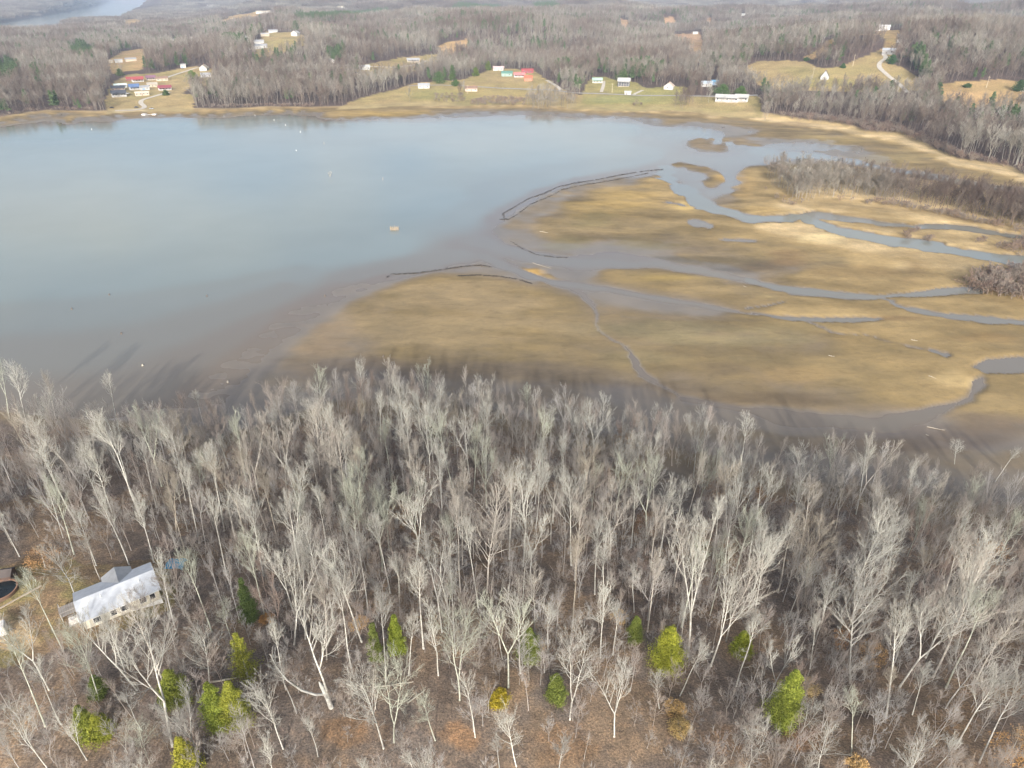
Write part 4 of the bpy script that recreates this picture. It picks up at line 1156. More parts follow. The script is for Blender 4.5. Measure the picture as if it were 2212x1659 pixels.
# ------------------------------------------------------------------ far woods, thickets
CONIFER_PX = [[(636, 42), (700, 34), (780, 30), (838, 22), (838, 30), (790, 40), (700, 46), (650, 48)], [(975, 22), (990, 10), (1080, 14), (1085, 24), (1040, 26)],
              [(-30, 150), (20, 130), (48, 146), (36, 178), (-10, 200), (-40, 190)], [(150, 110), (178, 100), (215, 112), (205, 130), (165, 132)], [(480, 88), (530, 92), (520, 100), (485, 98)], [(1150, 10), (1200, 8), (1210, 18), (1160, 20)], [(700, 128), (740, 112), (760, 122), (725, 135)], [(1960, 125), (1985, 118), (2000, 150), (2005, 180), (1990, 178)], [(1345, 150), (1420, 145), (1440, 160), (1400, 170), (1340, 172)]]
x, y, z, px, py = sample_far(16000, 560, 1080)
th = np.arctan2(x, y)
R3, SCL = turn_size(len(x), rg, rg.uniform(0.72, 1.22, len(x)))
mix_h = 0.75 + 0.5 * fbm(x / 60, y / 60, 311)
SCL *= mix_h[:, None]
scatter('lakeside_forest', mid, np.stack([x, y, z - .3], -1), R3, SCL, rg.integers(0, 6, len(x)), 'bare grey forest along the far shore of the lake', 'forest')
xs, ys, zs = [], [], []
x, y, z, px, py = sample_far(95000, 1080, 2700)
con = np.zeros(len(x), bool)
for pl in CONIFER_PX: con |= in_poly(px, py - 4, pl)
x, y, z = x[~con], y[~con], z[~con]
R3, SCL = turn_size(len(x), rg, rg.uniform(0.72, 1.2, len(x)))
SCL *= (0.75 + 0.5 * fbm(x / 80, y / 80, 317))[:, None]
scatter('hill_forest', low, np.stack([x, y, z - .3], -1), R3, SCL, rg.integers(0, 6, len(x)), 'bare winter forest covering the low hills beyond the lake', 'forest')

MAT_STAND = bark_mat_random('distant_bark', [tuple(c * .70 for c in t) for t in GREYS], True)
def stand(seed, n=40, S_=54.0, k=22):
    r = np.random.default_rng(seed)
    V_, F_ = [], []
    o = 0
    for _ in range(n):
        cx, cy = r.uniform(-S_ / 2, S_ / 2, 2); h = r.uniform(12, 20); w_ = r.uniform(2.4, 4.0)
        q = r.normal(0, 1, (k, 3)); q /= np.linalg.norm(q, axis=1)[:, None]
        c = q * r.uniform(0.35, 1, (k, 1)) * np.array([w_, w_, h * .33]) + np.array([cx, cy, h * .64])
        a = r.normal(0, .9, (k, 3)); b = r.normal(0, .30, (k, 3)); a[:, 2] = np.abs(a[:, 2]) + 1.0
        V_.append(np.stack([c - a - b, c - a + b, c + a], 1).reshape(-1, 3))
        F_.append(np.arange(k * 3).reshape(k, 3) + o); o += k * 3
        V_.append(np.array([(cx - .28, cy, 0), (cx + .28, cy, 0), (cx, cy, h * .9)])); F_.append(np.array([[o, o + 1, o + 2]])); o += 3
    return mesh_np('forest_stand', np.concatenate(V_), np.concatenate(F_), [MAT_STAND])
stands = [stand(500 + i) for i in range(4)]
def stand_pts(r0, r1, n):
    x, y, z, px, py = sample_far(n, r0, r1)
    ok = np.ones(len(x), bool)
    for pl in CONIFER_PX: ok &= ~in_poly(px, py - 1, pl)
    return x[ok], y[ok], z[ok]
x, y, z = stand_pts(2650, 9000, 42000)
R3, SCL = turn_size(len(x), rg, np.ones(len(x)), (0.9, 1.15), 0.0)
scatter('distant_forest', stands, np.stack([x, y, z - 1], -1), R3, SCL, rg.integers(0, 4, len(x)), 'distant bluish forest rolling to the skyline', 'forest')

# island wood and brush on the flats
def poly_pts(poly, n, sd):
    r = np.random.default_rng(sd)
    a = np.array(poly, float)
    out = []
    while len(out) < n:
        u, v = r.uniform(a[:, 0].min(), a[:, 0].max()), r.uniform(a[:, 1].min(), a[:, 1].max())
        if in_poly(np.array([u]), np.array([v]), poly)[0]:
            out.append((u, v))
    out = np.array(out)
    x, y = unproj(out[:, 0], out[:, 1], 0.8)
    return x, y, grid_at(x, y, Hh)
ISLAND = [(1648, 378), (1690, 378), (1780, 384), (1900, 396), (2000, 412), (2100, 430), (2300, 470), (2330, 520), (2212, 494), (2110, 472), (2000, 448), (1900, 434), (1800, 426), (1740, 434), (1715, 436), (1690, 414)]
x, y, z = poly_pts(ISLAND, 900, 31)
R3, SCL = turn_size(len(x), rg, rg.uniform(0.38, 0.85, len(x)), (0.95, 1.4))
scatter('island_thicket', mid, np.stack([x, y, z - .2], -1), R3, SCL, rg.integers(0, 6, len(x)), 'bare grey wood on the sandy island between two streams', 'thicket')
MAT_BRUSH = bark_mat_random('brush_bark', [(0.20, 0.145, 0.12), (0.26, 0.19, 0.15), (0.22, 0.19, 0.17), (0.30, 0.25, 0.20)])
brush = [join_wood('brush', *grow(600 + i, H=4.0, base=0.08, spread=55, width=0.62, n1=14, n2=5, n3=4, n4=0, rt=0.06, twig_r=0.022, lod=1, fork=3), MAT_BRUSH) for i in range(3)]
BR = []
for poly, n, hh in [([(2078, 622), (2110, 600), (2170, 590), (2260, 588), (2260, 655), (2180, 645), (2110, 634)], 120, (0.8, 1.6)), ([(2150, 535), (2212, 520), (2280, 525), (2280, 556), (2200, 552)], 50, (0.6, 1.3)),
                    ([(1965, 500), (1985, 500), (1985, 505), (1965, 505)], 5, (0.5, .8)), ([(1955, 508), (1975, 508), (1975, 513), (1955, 513)], 4, (0.5, .8)), ([(1985, 513), (2015, 511), (2015, 519), (1985, 518)], 8, (0.5, .8)),
                    ([(2102, 521), (2125, 521), (2125, 526), (2102, 526)], 5, (0.5, .8)),
                    ([(1640, 405), (1700, 430), (1760, 440), (1690, 440)], 10, (0.4, .7)), ([(1690, 441), (1715, 441), (1730, 446), (1700, 446)], 6, (.4, .7)),
                    ([(1800, 434), (1900, 443), (2000, 458), (2110, 483), (2212, 506), (2212, 496), (2000, 450), (1900, 436)], 90, (0.5, 0.9)),
                    ([(1644, 250), (1735, 264), (1818, 272), (1870, 288), (1950, 293), (2014, 322), (2066, 345), (2183, 364), (2230, 388), (2230, 376), (2060, 334), (1950, 284), (1820, 265)], 260, (0.7, 1.4)),
                    ([(937, 222), (940, 211), (1000, 209), (1008, 222)], 60, (0.5, 0.9)), ([(1014, 228), (1020, 217), (1080, 213), (1135, 216), (1135, 228), (1060, 227)], 150, (0.6, 1.0)),
                    ([(1366, 232), (1372, 226), (1385, 226), (1387, 232)], 10, (.6, .9)), ([(400, 234), (520, 233), (680, 232), (680, 228), (500, 229)], 90, (.5, .9)), ([(0, 254), (60, 244), (100, 239), (200, 240), (200, 236), (60, 238)], 60, (.5, .9))]:
    x, y, z = poly_pts(poly, n, len(BR) + 41)
    BR.append((x, y, z, rg.uniform(*hh, n)))
x, y, z, hh = [np.concatenate([b[i] for b in BR]) for i in range(4)]
R3, SCL = turn_size(len(x), rg, hh, (1.1, 1.6))
scatter('lakeside_brush', brush, np.stack([x, y, z - .1], -1), R3, SCL, rg.integers(0, 3, len(x)), 'low brown brush along the shores and on the sand flats', 'brush')
# tall bare clumps on the far meadow
BR = []
for poly, n, hh in [([(1135, 233), (1140, 215), (1180, 205), (1240, 210), (1258, 225), (1235, 235), (1190, 238)], 130, (0.5, 0.85)), ([(1455, 236), (1460, 222), (1480, 218), (1500, 225), (1500, 237)], 36, (0.55, 1.0)),
                    ([(1500, 228), (1510, 205), (1550, 200), (1550, 214), (1530, 228)], 14, (0.6, 1.0)), ([(1632, 262), (1650, 240), (1665, 245), (1660, 262)], 16, (.6, .9)), ([(985, 214), (1000, 205), (1010, 214)], 5, (.5, .8)),
                    ([(1400, 203), (1420, 190), (1470, 190), (1480, 203)], 8, (.6, 1.0)), ([(1060, 205), (1090, 200), (1090, 206)], 3, (.3, .5))]:
    x, y = [], []
    q = poly_pts(poly, n, 77 + len(BR))
    BR.append((*q, rg.uniform(*hh, n)))
x, y, z, hh = [np.concatenate([b[i] for b in BR]) for i in range(4)]
R3, SCL = turn_size(len(x), rg, hh)
scatter('meadow_thicket', mid, np.stack([x, y, z - .1], -1), R3, SCL, rg.integers(0, 6, len(x)), 'bare brown thickets on the far lakeside meadow', 'thicket')

# ------------------------------------------------------------------ evergreens
def leaf_mat(name, base, var=0.35):
    m = N(name)
    oi = m.n('ShaderNodeObjectInfo')
    pos = m.n('ShaderNodeTexCoord').outputs['Object']
    k = m.noise(1.3, 3, 0.6, pos).outputs['Fac']
    pat = m.ramp(k, [(0.3, (1 - var, 1 - var * .8, 1 - var)), (0.7, (1 + var, 1 + var * .9, 1 + var * .5))])
    m.set(Base_Color=m.mix(1.0, m.mix(1.0, oi.outputs['Color'], base, 'MULTIPLY'), pat, 'MULTIPLY'), Roughness=0.7, Specular_IOR_Level=0.2)
    return m.m
MAT_CEDAR = leaf_mat('cedar_leaves', (0.235, 0.248, 0.046))
MAT_DARKPINE = leaf_mat('conifer_leaves', (0.055, 0.085, 0.035))
MAT_TANLEAF = leaf_mat('dry_leaves', (0.44, 0.345, 0.21))
def sprays(V_, F_, c, r, n, size, rgn, flat=0.6, up=0.25):
    q = rgn.normal(0, 1, (n, 3)); q /= np.linalg.norm(q, axis=1)[:, None]
    p = c + q * r * rgn.uniform(0.2, 1, (n, 1)) * np.array([1, 1, flat])
    a = rgn.normal(0, 1, (n, 3)); a[:, 2] = a[:, 2] * .5 + up; a = a / np.linalg.norm(a, axis=1)[:, None] * size * rgn.uniform(.6, 1.3, (n, 1))
    b = np.cross(a, rgn.normal(0, 1, (n, 3))); b = b / (np.linalg.norm(b, axis=1)[:, None] + 1e-9) * size * 0.42
    o = sum(len(v) for v in V_)
    V_.append(np.stack([p - a * .5 - b, p - a * .3 + b, p + a], 1).reshape(-1, 3))
    F_.append(np.arange(n * 3).reshape(n, 3) + o)
def cedar_mesh(seed, H, W, mat, nb=210, per=70, size=0.17, top=0.08, low=0.06, round_=0.75, gap=0.0):
    r = np.random.default_rng(seed)
    V_, F_ = [], []
    lob = r.uniform(0.75, 1.2, 9)
    for i in range(nb):
        t = low + (1 - low) * (i + r.uniform(0, 1)) / nb
        prof = (1 - t) ** round_ * (0.55 + 0.45 * min(1, (t - low) / 0.14 + 0.25)) + top * .5
        a = r.uniform(0, 6.283)
        if r.random() < gap: continue
        R_ = W * 0.5 * prof * r.uniform(0.5, 1.15) * lob[int(a / 6.283 * 9) % 9] * (0.85 + 0.3 * math.sin(t * 21 + a * 2 + seed))
        for k in range(2):
            f = (0.95, 0.5)[k]
            c = np.array([math.cos(a) * R_ * f, math.sin(a) * R_ * f, H * t + 0.12 * R_ * f])
            sprays(V_, F_, c, max(0.34, 0.30 * W * prof + 0.14) * r.uniform(.6, 1.3), per // (1 + k), size, r)
    return mesh_np('crown', np.concatenate(V_), np.concatenate(F_), [mat])
def stem_mesh(H, R, seed=3):
    wd = Wood(); r = np.random.default_rng(seed)
    p = [np.zeros(3)]
    for i in range(8): p.append(p[-1] + np.array([r.normal(0, .02 * H / 8), r.normal(0, .02 * H / 8), H / 8]))
    wd.chain(p, R * np.linspace(1.2, .15, 9), 7)
    return wood_mesh('trunk', wd, MAT_TRUNK, True)
def evergreen(name, label, cat, foot, top, wpx, mat, tone=(1, 1, 1), seed=1, group=None, H=None, **kw):
    p, v = from_px(*foot, *top)
    h = H or max(v.z, 1.5)
    dist = (p - Vector((0, 0, CZ)))
    zc = p.y * cp - (p.z - CZ) * sp
    W_ = wpx / FPX * zc * 1.12
    root = tag(empty(name, p - Vector((0, 0, .1)), random.uniform(0, 6.28)), label, cat, group)
    far = p.length > 400
    link('trunk', stem_mesh(h * .93, 0.012 * h + 0.03, seed), root)
    c = link('crown', cedar_mesh(seed, h, W_, mat, **({'nb': 60, 'per': 20, 'size': 0.9, **kw} if far else kw)), root)
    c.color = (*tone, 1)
    return root
G_C = 'young cedars among the bare trees'
CEDARS = [
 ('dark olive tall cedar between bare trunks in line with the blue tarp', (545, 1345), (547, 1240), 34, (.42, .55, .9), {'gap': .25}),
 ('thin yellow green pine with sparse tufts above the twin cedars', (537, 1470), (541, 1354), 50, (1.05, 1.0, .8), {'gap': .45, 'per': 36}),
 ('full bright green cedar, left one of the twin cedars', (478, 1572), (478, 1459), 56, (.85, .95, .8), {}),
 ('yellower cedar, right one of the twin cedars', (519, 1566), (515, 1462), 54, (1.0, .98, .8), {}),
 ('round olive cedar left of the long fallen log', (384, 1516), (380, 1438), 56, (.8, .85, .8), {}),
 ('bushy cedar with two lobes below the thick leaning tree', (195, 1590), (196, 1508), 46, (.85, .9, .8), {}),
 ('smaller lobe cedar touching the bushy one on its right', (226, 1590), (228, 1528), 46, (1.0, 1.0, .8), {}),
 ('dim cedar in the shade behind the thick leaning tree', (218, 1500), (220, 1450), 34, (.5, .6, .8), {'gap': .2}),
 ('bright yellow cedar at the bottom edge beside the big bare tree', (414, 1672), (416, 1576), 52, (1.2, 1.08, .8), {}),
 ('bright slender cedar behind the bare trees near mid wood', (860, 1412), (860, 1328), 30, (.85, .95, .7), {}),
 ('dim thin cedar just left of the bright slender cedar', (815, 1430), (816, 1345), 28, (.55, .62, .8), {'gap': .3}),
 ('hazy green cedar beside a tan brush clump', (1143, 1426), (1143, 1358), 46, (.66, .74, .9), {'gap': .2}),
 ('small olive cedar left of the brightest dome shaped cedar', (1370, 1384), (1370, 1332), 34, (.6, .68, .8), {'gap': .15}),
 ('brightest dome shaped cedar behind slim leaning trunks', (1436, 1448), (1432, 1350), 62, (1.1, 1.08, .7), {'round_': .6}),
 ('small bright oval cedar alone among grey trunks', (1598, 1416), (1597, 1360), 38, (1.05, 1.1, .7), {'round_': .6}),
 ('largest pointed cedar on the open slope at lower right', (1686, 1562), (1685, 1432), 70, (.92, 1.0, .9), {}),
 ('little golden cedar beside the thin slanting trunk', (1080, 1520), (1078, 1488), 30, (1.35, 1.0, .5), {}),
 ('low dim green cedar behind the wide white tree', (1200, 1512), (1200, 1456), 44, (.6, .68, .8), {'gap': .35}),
]
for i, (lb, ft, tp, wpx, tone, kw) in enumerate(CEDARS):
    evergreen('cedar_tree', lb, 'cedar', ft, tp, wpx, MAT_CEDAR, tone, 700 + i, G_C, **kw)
FAR_EV = [
 ('tall bright green pine on the village lawn', (417, 172), (417, 152), 22, (2.2, 2.0, 1.2)), ('dark cedar at the wood edge above the village', (260, 164), (260, 148), 16, (1.4, 1.3, 1)),
 ('dark pine among grey trees up the left hill', (198, 134), (198, 118), 16, (.9, 1, 1.1)), ('small green pine on the ridge left of the valley', (492, 110), (492, 101), 14, (1.6, 1.5, 1)),
 ('round dark cedar, larger of the pair above the meadow', (948, 180), (948, 155), 32, (1.2, 1.3, 1)), ('slim cedar beside the round dark cedar above the meadow', (977, 175), (977, 140), 12, (1.3, 1.3, 1)),
 ('green cedar standing left of the farmyard', (1028, 165), (1028, 145), 15, (1.8, 1.6, 1)), ('slim yellowish pine just behind the farmyard', (1055, 152), (1055, 132), 12, (2.0, 1.7, 1)),
 ('tall dark pine at the forest edge behind the farmyard', (1034, 140), (1034, 116), 12, (1.2, 1.2, 1)), ('dark cedar left of the valley ranch house', (901, 152), (901, 136), 10, (.9, 1, 1)),
 ('dark cedar by the end of the hedge above the meadow', (985, 186), (985, 172), 18, (1.2, 1.3, 1)), ('oval dark cedar, left of the pasture pair', (1909, 196), (1909, 181), 17, (.95, 1.05, 1)),
 ('oval dark cedar, right of the pasture pair', (1923, 194), (1924, 174), 18, (.95, 1.05, 1)), ('dark bush like cedar left of the bare pasture oak', (1852, 194), (1852, 178), 22, (.9, 1, 1)),
 ('dark conifer beside the cream house on the far field', (2199, 198), (2200, 172), 24, (.9, 1.1, 1.1)), ('big round evergreen behind the three lodges', (1560, 206), (1558, 182), 36, (1.2, 1.35, 1)),
 ('green cedar right of the big evergreen behind the lodges', (1600, 206), (1598, 186), 26, (1.3, 1.4, 1)), ('small cedar at the field corner under the hill road', (1742, 131), (1742, 124), 12, (1, 1.2, 1)),
 ('dark cedar by the power pole on the hill pasture', (1821, 147), (1821, 137), 12, (.9, 1.1, 1)), ('dark cedar beside the bend of the hill road', (1925, 138), (1924, 118), 22, (.8, 1.1, 1.1)),
 ('tall dark cedar up the slope right of the hill road', (1952, 124), (1952, 104), 14, (.7, 1, 1)), ('small dark bush cedar on the flat field by the wood', (2090, 189), (2090, 180), 16, (.9, 1, 1)),
 ('green cedar behind the white hip roofed house', (1342, 172), (1340, 156), 30, (1.6, 1.6, 1)), ('dark cedar on the road side by the wood at the village', (359, 206), (359, 194), 14, (1.1, 1.1, 1)),
]
for i, (lb, ft, tp, wpx, tone) in enumerate(FAR_EV):
    evergreen('evergreen_tree', lb, 'evergreen', ft, tp, wpx, MAT_DARKPINE, tone, 760 + i, 'evergreens on the far shore', round_=.62)
# conifer plantations and scattered pines: one object
pine = []
MAT_PINEWOOD = leaf_mat('pine_needles', (0.085, 0.125, 0.06))
for i in range(3):
    me = cedar_mesh(800 + i, 20.0, 8.0, MAT_PINEWOOD, nb=34, per=10, size=1.5, low=.25, round_=.6)
    pine.append(me)
PX_, PY_, PZ_ = [], [], []
for pl, n in zip(CONIFER_PX, (2600, 900, 90, 70, 60, 400, 40, 60, 60)):
    r = np.random.default_rng(n)
    a = np.array(pl, float); k = 0
    for u, v in zip(r.uniform(a[:, 0].min(), a[:, 0].max(), n * 2), r.uniform(a[:, 1].min(), a[:, 1].max(), n * 2)):
        if k < n and in_poly(np.array([u]), np.array([v]), pl)[0]:
            p = at(u, v + 3); PX_.append(p.x); PY_.append(p.y); PZ_.append(p.z); k += 1
x, y, z, px, py = sample_far(60000, 700, 2600)
m = ((fbm(x / 70, y / 70, 401) > 0.58) & (rg.random(len(x)) < 0.22)) | (rg.random(len(x)) < 0.012)
PX_ = np.concatenate([PX_, x[m]]); PY_ = np.concatenate([PY_, y[m]]); PZ_ = np.concatenate([PZ_, z[m]])
R3, SCL = turn_size(len(PX_), rg, rg.uniform(0.55, 1.0, len(PX_)))
scatter('pine_forest', pine, np.stack([PX_, PY_, PZ_], -1), R3, SCL, rg.integers(0, 3, len(PX_)), 'dark green pines mixed into the bare forest beyond the lake', 'pines')

# dry leaved young beeches and brush clumps in the near wood
def dry_tree(name, label, cat, foot, h, w_, tone, seed, dome=False):
    p = at(*foot)
    root = tag(empty(name, p - Vector((0, 0, .1)), random.uniform(0, 6.28)), label, cat, 'young beeches that keep their dry leaves' if not dome else 'tan brush clumps on the wood floor')
    a, b = grow(seed, H=h, base=0.1 if dome else 0.3, spread=48, width=0.42, n1=12, n2=5, n3=4, n4=0, rt=0.05 + 0.006 * h, twig_r=0.014, lod=1, fork=3 if dome else 0)
    a2 = Wood(); a2.ch = a.ch
    link('trunk', wood_mesh('trunk', a2, MAT_TRUNK, True), root)
    cw = link('crown', wood_mesh('crown', b, MAT_TWIG), root)
    cw.color = (.75, .62, .5, 1)
    r = np.random.default_rng(seed)
    V_, F_ = [], []
    for i in range(70):
        q = r.normal(0, 1, 3); q /= np.linalg.norm(q); q *= r.uniform(.3, 1) ** .5
        c = np.array([q[0] * w_ / 2, q[1] * w_ / 2, h * (0.5 + 0.45 * q[2]) if not dome else h * (0.35 + 0.5 * abs(q[2]))])
        sprays(V_, F_, c, w_ * .13 + .1, 26 if not dome else 34, 0.15 if p.length < 190 else .25, r, .8)
    lv_ = link('dry_leaves', mesh_np('dry_leaves', np.concatenate(V_), np.concatenate(F_), [MAT_TANLEAF]), root)
    lv_.color = (*tone, 1)
    return root
DRY = [
 ('tan brush clump with a pointed top in mid wood', (1337, 1338), 2.0, 3.2, (1.2, 1.05, .9), True), ('round golden brush clump right of the thin slanting trunk', (1457, 1536), 1.7, 3.4, (1.25, 1.05, .8), True),
 ('round olive tan brush clump just below the golden one', (1468, 1578), 1.7, 3.6, (1.1, 1.0, .75), True), ('golden brush clump at the bottom edge near the leaning trunk', (1848, 1656), 1.6, 3.0, (1.2, 1.0, .8), True),
 ('pale tan brush clump beside the largest pointed cedar', (1742, 1492), 1.8, 4.2, (.9, .85, .75), True), ('flat orange tan brush clump under the tree that leans left', (776, 1350), 1.2, 3.2, (1.3, 1.0, .6), True),
 ('pale tan brush clump beside the hazy green cedar', (1162, 1400), 1.6, 2.6, (1.25, 1.15, 1.0), True),
 ('small brown brush clump at the foot of the dark olive cedar', (577, 1340), 1.4, 2.6, (1.0, .7, .5), True),
 ('young beech with orange crown near the mudflat edge', (1345, 985), 9, 6.5, (.75, .55, .45), False), ('orange leaved young beech at the right edge of the wood', (2125, 1225), 8, 7.0, (1.0, .68, .5), False),
 ('ochre leaved beech low in the right corner of the wood', (2175, 1640), 6, 6.5, (1.1, .8, .55), False), ('rusty beech under the tall mid right trees', (1875, 1430), 5, 5.0, (.9, .7, .55), False),
 ('rust tinted young beech under the front row of crowns', (1620, 1085), 6, 6.0, (.62, .45, .38), False), ('dull orange young beech behind the two white trees at centre', (860, 1140), 7, 6.0, (.6, .45, .38), False),
 ('reddish young beech below the muddy gully', (1395, 1160), 7, 6.0, (.55, .38, .33), False), ('copper young beech beside the yard edge trees', (98, 1225), 5, 6.5, (.8, .58, .45), False),
 ('tan leaved sapling with twisted stem right of mid wood', (1812, 1402), 6, 3.0, (.85, .6, .5), False), ('dusty orange young beech at the left lakeside', (90, 1000), 7, 6.5, (.65, .48, .4), False),
]
for i, (lb, ft, h, w_, tone, dome) in enumerate(DRY):
    dry_tree('brush_clump' if dome else 'young_beech', lb, 'brush' if dome else 'tree', ft, h, w_, tone, 820 + i, dome)

# ------------------------------------------------------------------ roads
rm = N('gravel')
pos = geo_pos(rm)
rm.set(Base_Color=rm.ramp(rm.noise(0.35, 4, .7, pos).outputs['Fac'], [(0.3, (0.40, 0.36, 0.30)), (0.7, (0.58, 0.53, 0.45))]), Roughness=.95)
pm = N('worn_asphalt')
pm.set(Base_Color=pm.ramp(pm.noise(0.3, 4, .7, geo_pos(pm)).outputs['Fac'], [(0.3, (0.26, 0.25, 0.24)), (0.7, (0.36, 0.345, 0.32))]), Roughness=.95)
for name, wd, line in ROADS:
    P_ = []
    for a, b in zip(line[:-1], line[1:]):
        n = max(2, int(math.hypot(b[0] - a[0], b[1] - a[1]) / 3))
        for k in range(n): P_.append(at(a[0] + (b[0] - a[0]) * k / n, a[1] + (b[1] - a[1]) * k / n))
    P_.append(at(*line[-1]))
    Q_ = []
    for i, p in enumerate(P_):
        lo, hi = max(0, i - 2), min(len(P_), i + 3)
        Q_.append(sum((P_[k] for k in range(lo, hi)), Vector()) / (hi - lo))
    V_, F_ = [], []
    for i, p in enumerate(Q_):
        d = (Q_[min(i + 1, len(Q_) - 1)] - Q_[max(i - 1, 0)]); s_ = Vector((d.y, -d.x, 0)).normalized() * wd / 2
        for q in (p - s_, p + s_):
            V_.append((q.x, q.y, max(ground(q.x, q.y), 0.1) + .35))
        if i: F_.append((2 * i - 2, 2 * i - 1, 2 * i + 1, 2 * i))
    tag(link(name, mesh_np(name, V_, F_, [rm.m if name != 'lake_road' else pm.m])), kind='structure')

# ------------------------------------------------------------------ buildings
_mats = {}
def flat_mat(name, c, rough=.7, ribs=0.0, metal=0.0):
    key = (name, tuple(c), ribs)
    if key in _mats: return _mats[key]
    m = N(name)
    pos = m.n('ShaderNodeTexCoord').outputs['Object']
    n_ = m.noise(0.7, 4, .65, pos).outputs['Fac']
    v = m.ramp(n_, [(0.3, (.84, .84, .84)), (.7, (1.1, 1.09, 1.07))])
    colr = m.mix(1.0, tuple(c), v, 'MULTIPLY')
    if ribs:
        wv = m.n('ShaderNodeTexWave', wave_type='BANDS', bands_direction='X')
        wv.inputs['Scale'].default_value = ribs
        m.l(pos, wv.inputs['Vector'])
        rb = m.ramp(wv.outputs['Fac'], [(0.0, (.80, .81, .83)), (0.22, (1, 1, 1)), (1, (1.03, 1.03, 1.03))])
        colr = m.mix(1.0, colr, rb, 'MULTIPLY')
        bp_ = m.n('ShaderNodeBump'); bp_.inputs['Strength'].default_value = .4; bp_.inputs['Distance'].default_value = .04
        m.l(wv.outputs['Fac'], bp_.inputs['Height']); m.l(bp_.outputs[0], m.b.inputs['Normal'])
    m.set(Base_Color=colr, Roughness=rough, Metallic=metal, Specular_IOR_Level=.3)
    _mats[key] = m.m
    return m.m
MAT_GLASS = flat_mat('window_glass', (0.03, 0.035, 0.045), .15)
MAT_TRIM = flat_mat('white_trim', (0.75, 0.75, 0.73))
def box(bm, x0, x1, y0, y1, z0, z1):
    v = [bm.verts.new(c) for c in ((x0, y0, z0), (x1, y0, z0), (x1, y1, z0), (x0, y1, z0), (x0, y0, z1), (x1, y0, z1), (x1, y1, z1), (x0, y1, z1))]
    for f in ((0, 3, 2, 1), (4, 5, 6, 7), (0, 1, 5, 4), (1, 2, 6, 5), (2, 3, 7, 6), (3, 0, 4, 7)):
        bm.faces.new([v[i] for i in f])
def bm_obj(name, bm, mat, parent=None):
    me = bpy.data.meshes.new(name)
    bm.normal_update(); bm.to_mesh(me); bm.free()
    me.materials.append(mat)
    return link(name, me, parent)
def gable_wall(L, D, h, rise):
    bm = bmesh.new()
    x, y = L / 2, D / 2
    lo = [bm.verts.new((sx * x, sy * y, -1.2)) for sx, sy in ((-1, -1), (1, -1), (1, 1), (-1, 1))]
    hi = [bm.verts.new((sx * x, sy * y, h)) for sx, sy in ((-1, -1), (1, -1), (1, 1), (-1, 1))]
    r0, r1 = bm.verts.new((-x, 0, h + rise)), bm.verts.new((x, 0, h + rise))
    bm.faces.new((lo[0], lo[1], hi[1], hi[0])); bm.faces.new((lo[2], lo[3], hi[3], hi[2]))
    bm.faces.new((lo[1], lo[2], hi[2], r1, hi[1])); bm.faces.new((lo[3], lo[0], hi[0], r0, hi[3]))
    bm.faces.new((hi[0], hi[1], r1, r0)); bm.faces.new((hi[2], hi[3], r0, r1))
    return bm
def gable_roof(L, D, h, rise, over=.5, t=.16):
    bm = bmesh.new()
    x, y = L / 2 + over, D / 2
    s = rise / y
    ye = y + over
    prof = [(-ye, h - s * over), (0, h + rise), (ye, h - s * over), (ye, h - s * over + t), (0, h + rise + t), (-ye, h - s * over + t)]
    prof = [(a, b + .03) for a, b in prof]
    A = [bm.verts.new((-x, a, b)) for a, b in prof]; B = [bm.verts.new((x, a, b)) for a, b in prof]
    for i in range(6):
        j = (i + 1) % 6
        bm.faces.new((A[i], A[j], B[j], B[i]))
    for q, o in ((A, 1), (B, -1)):
        bm.faces.new([q[i] for i in (0, 5, 4, 1)][::o]); bm.faces.new([q[i] for i in (1, 4, 3, 2)][::o])
    return bm
def windows(root, L, D, h, n, wall_mat=None):
    """Windows along the long fronts and the gable ends."""
    spots = []
    for i in range(n):
        u = -L / 2 + L * (i + .5) / n
        if abs(u) > 0.6 or n == 1: spots.append((u + (0.0 if n > 1 else L * .22), -D / 2, 0))
    for sx in (-1, 1): spots.append((sx * L / 2, 0.8, 1))
    for u, v, side in spots:
        w2, z0, z1 = min(.75, L * .06), h * .36, h * .76
        fr, pa = bmesh.new(), bmesh.new()
        if side == 0:
            box(fr, u - w2 - .1, u + w2 + .1, v - .05, v + .02, z0 - .1, z1 + .1); box(pa, u - w2, u + w2, v - .075, v - .052, z0, z1)
        else:
            s_ = 1 if u > 0 else -1
            xs_ = sorted((u - s_ * .02, u + s_ * .05)); xp = sorted((u + s_ * .052, u + s_ * .075))
            box(fr, xs_[0], xs_[1], v - w2 - .1, v + w2 + .1, z0 - .1, z1 + .1); box(pa, xp[0], xp[1], v - w2, v + w2, z0, z1)
        f = bm_obj('window', fr, MAT_TRIM, root)
        bm_obj('pane', pa, MAT_GLASS, f)
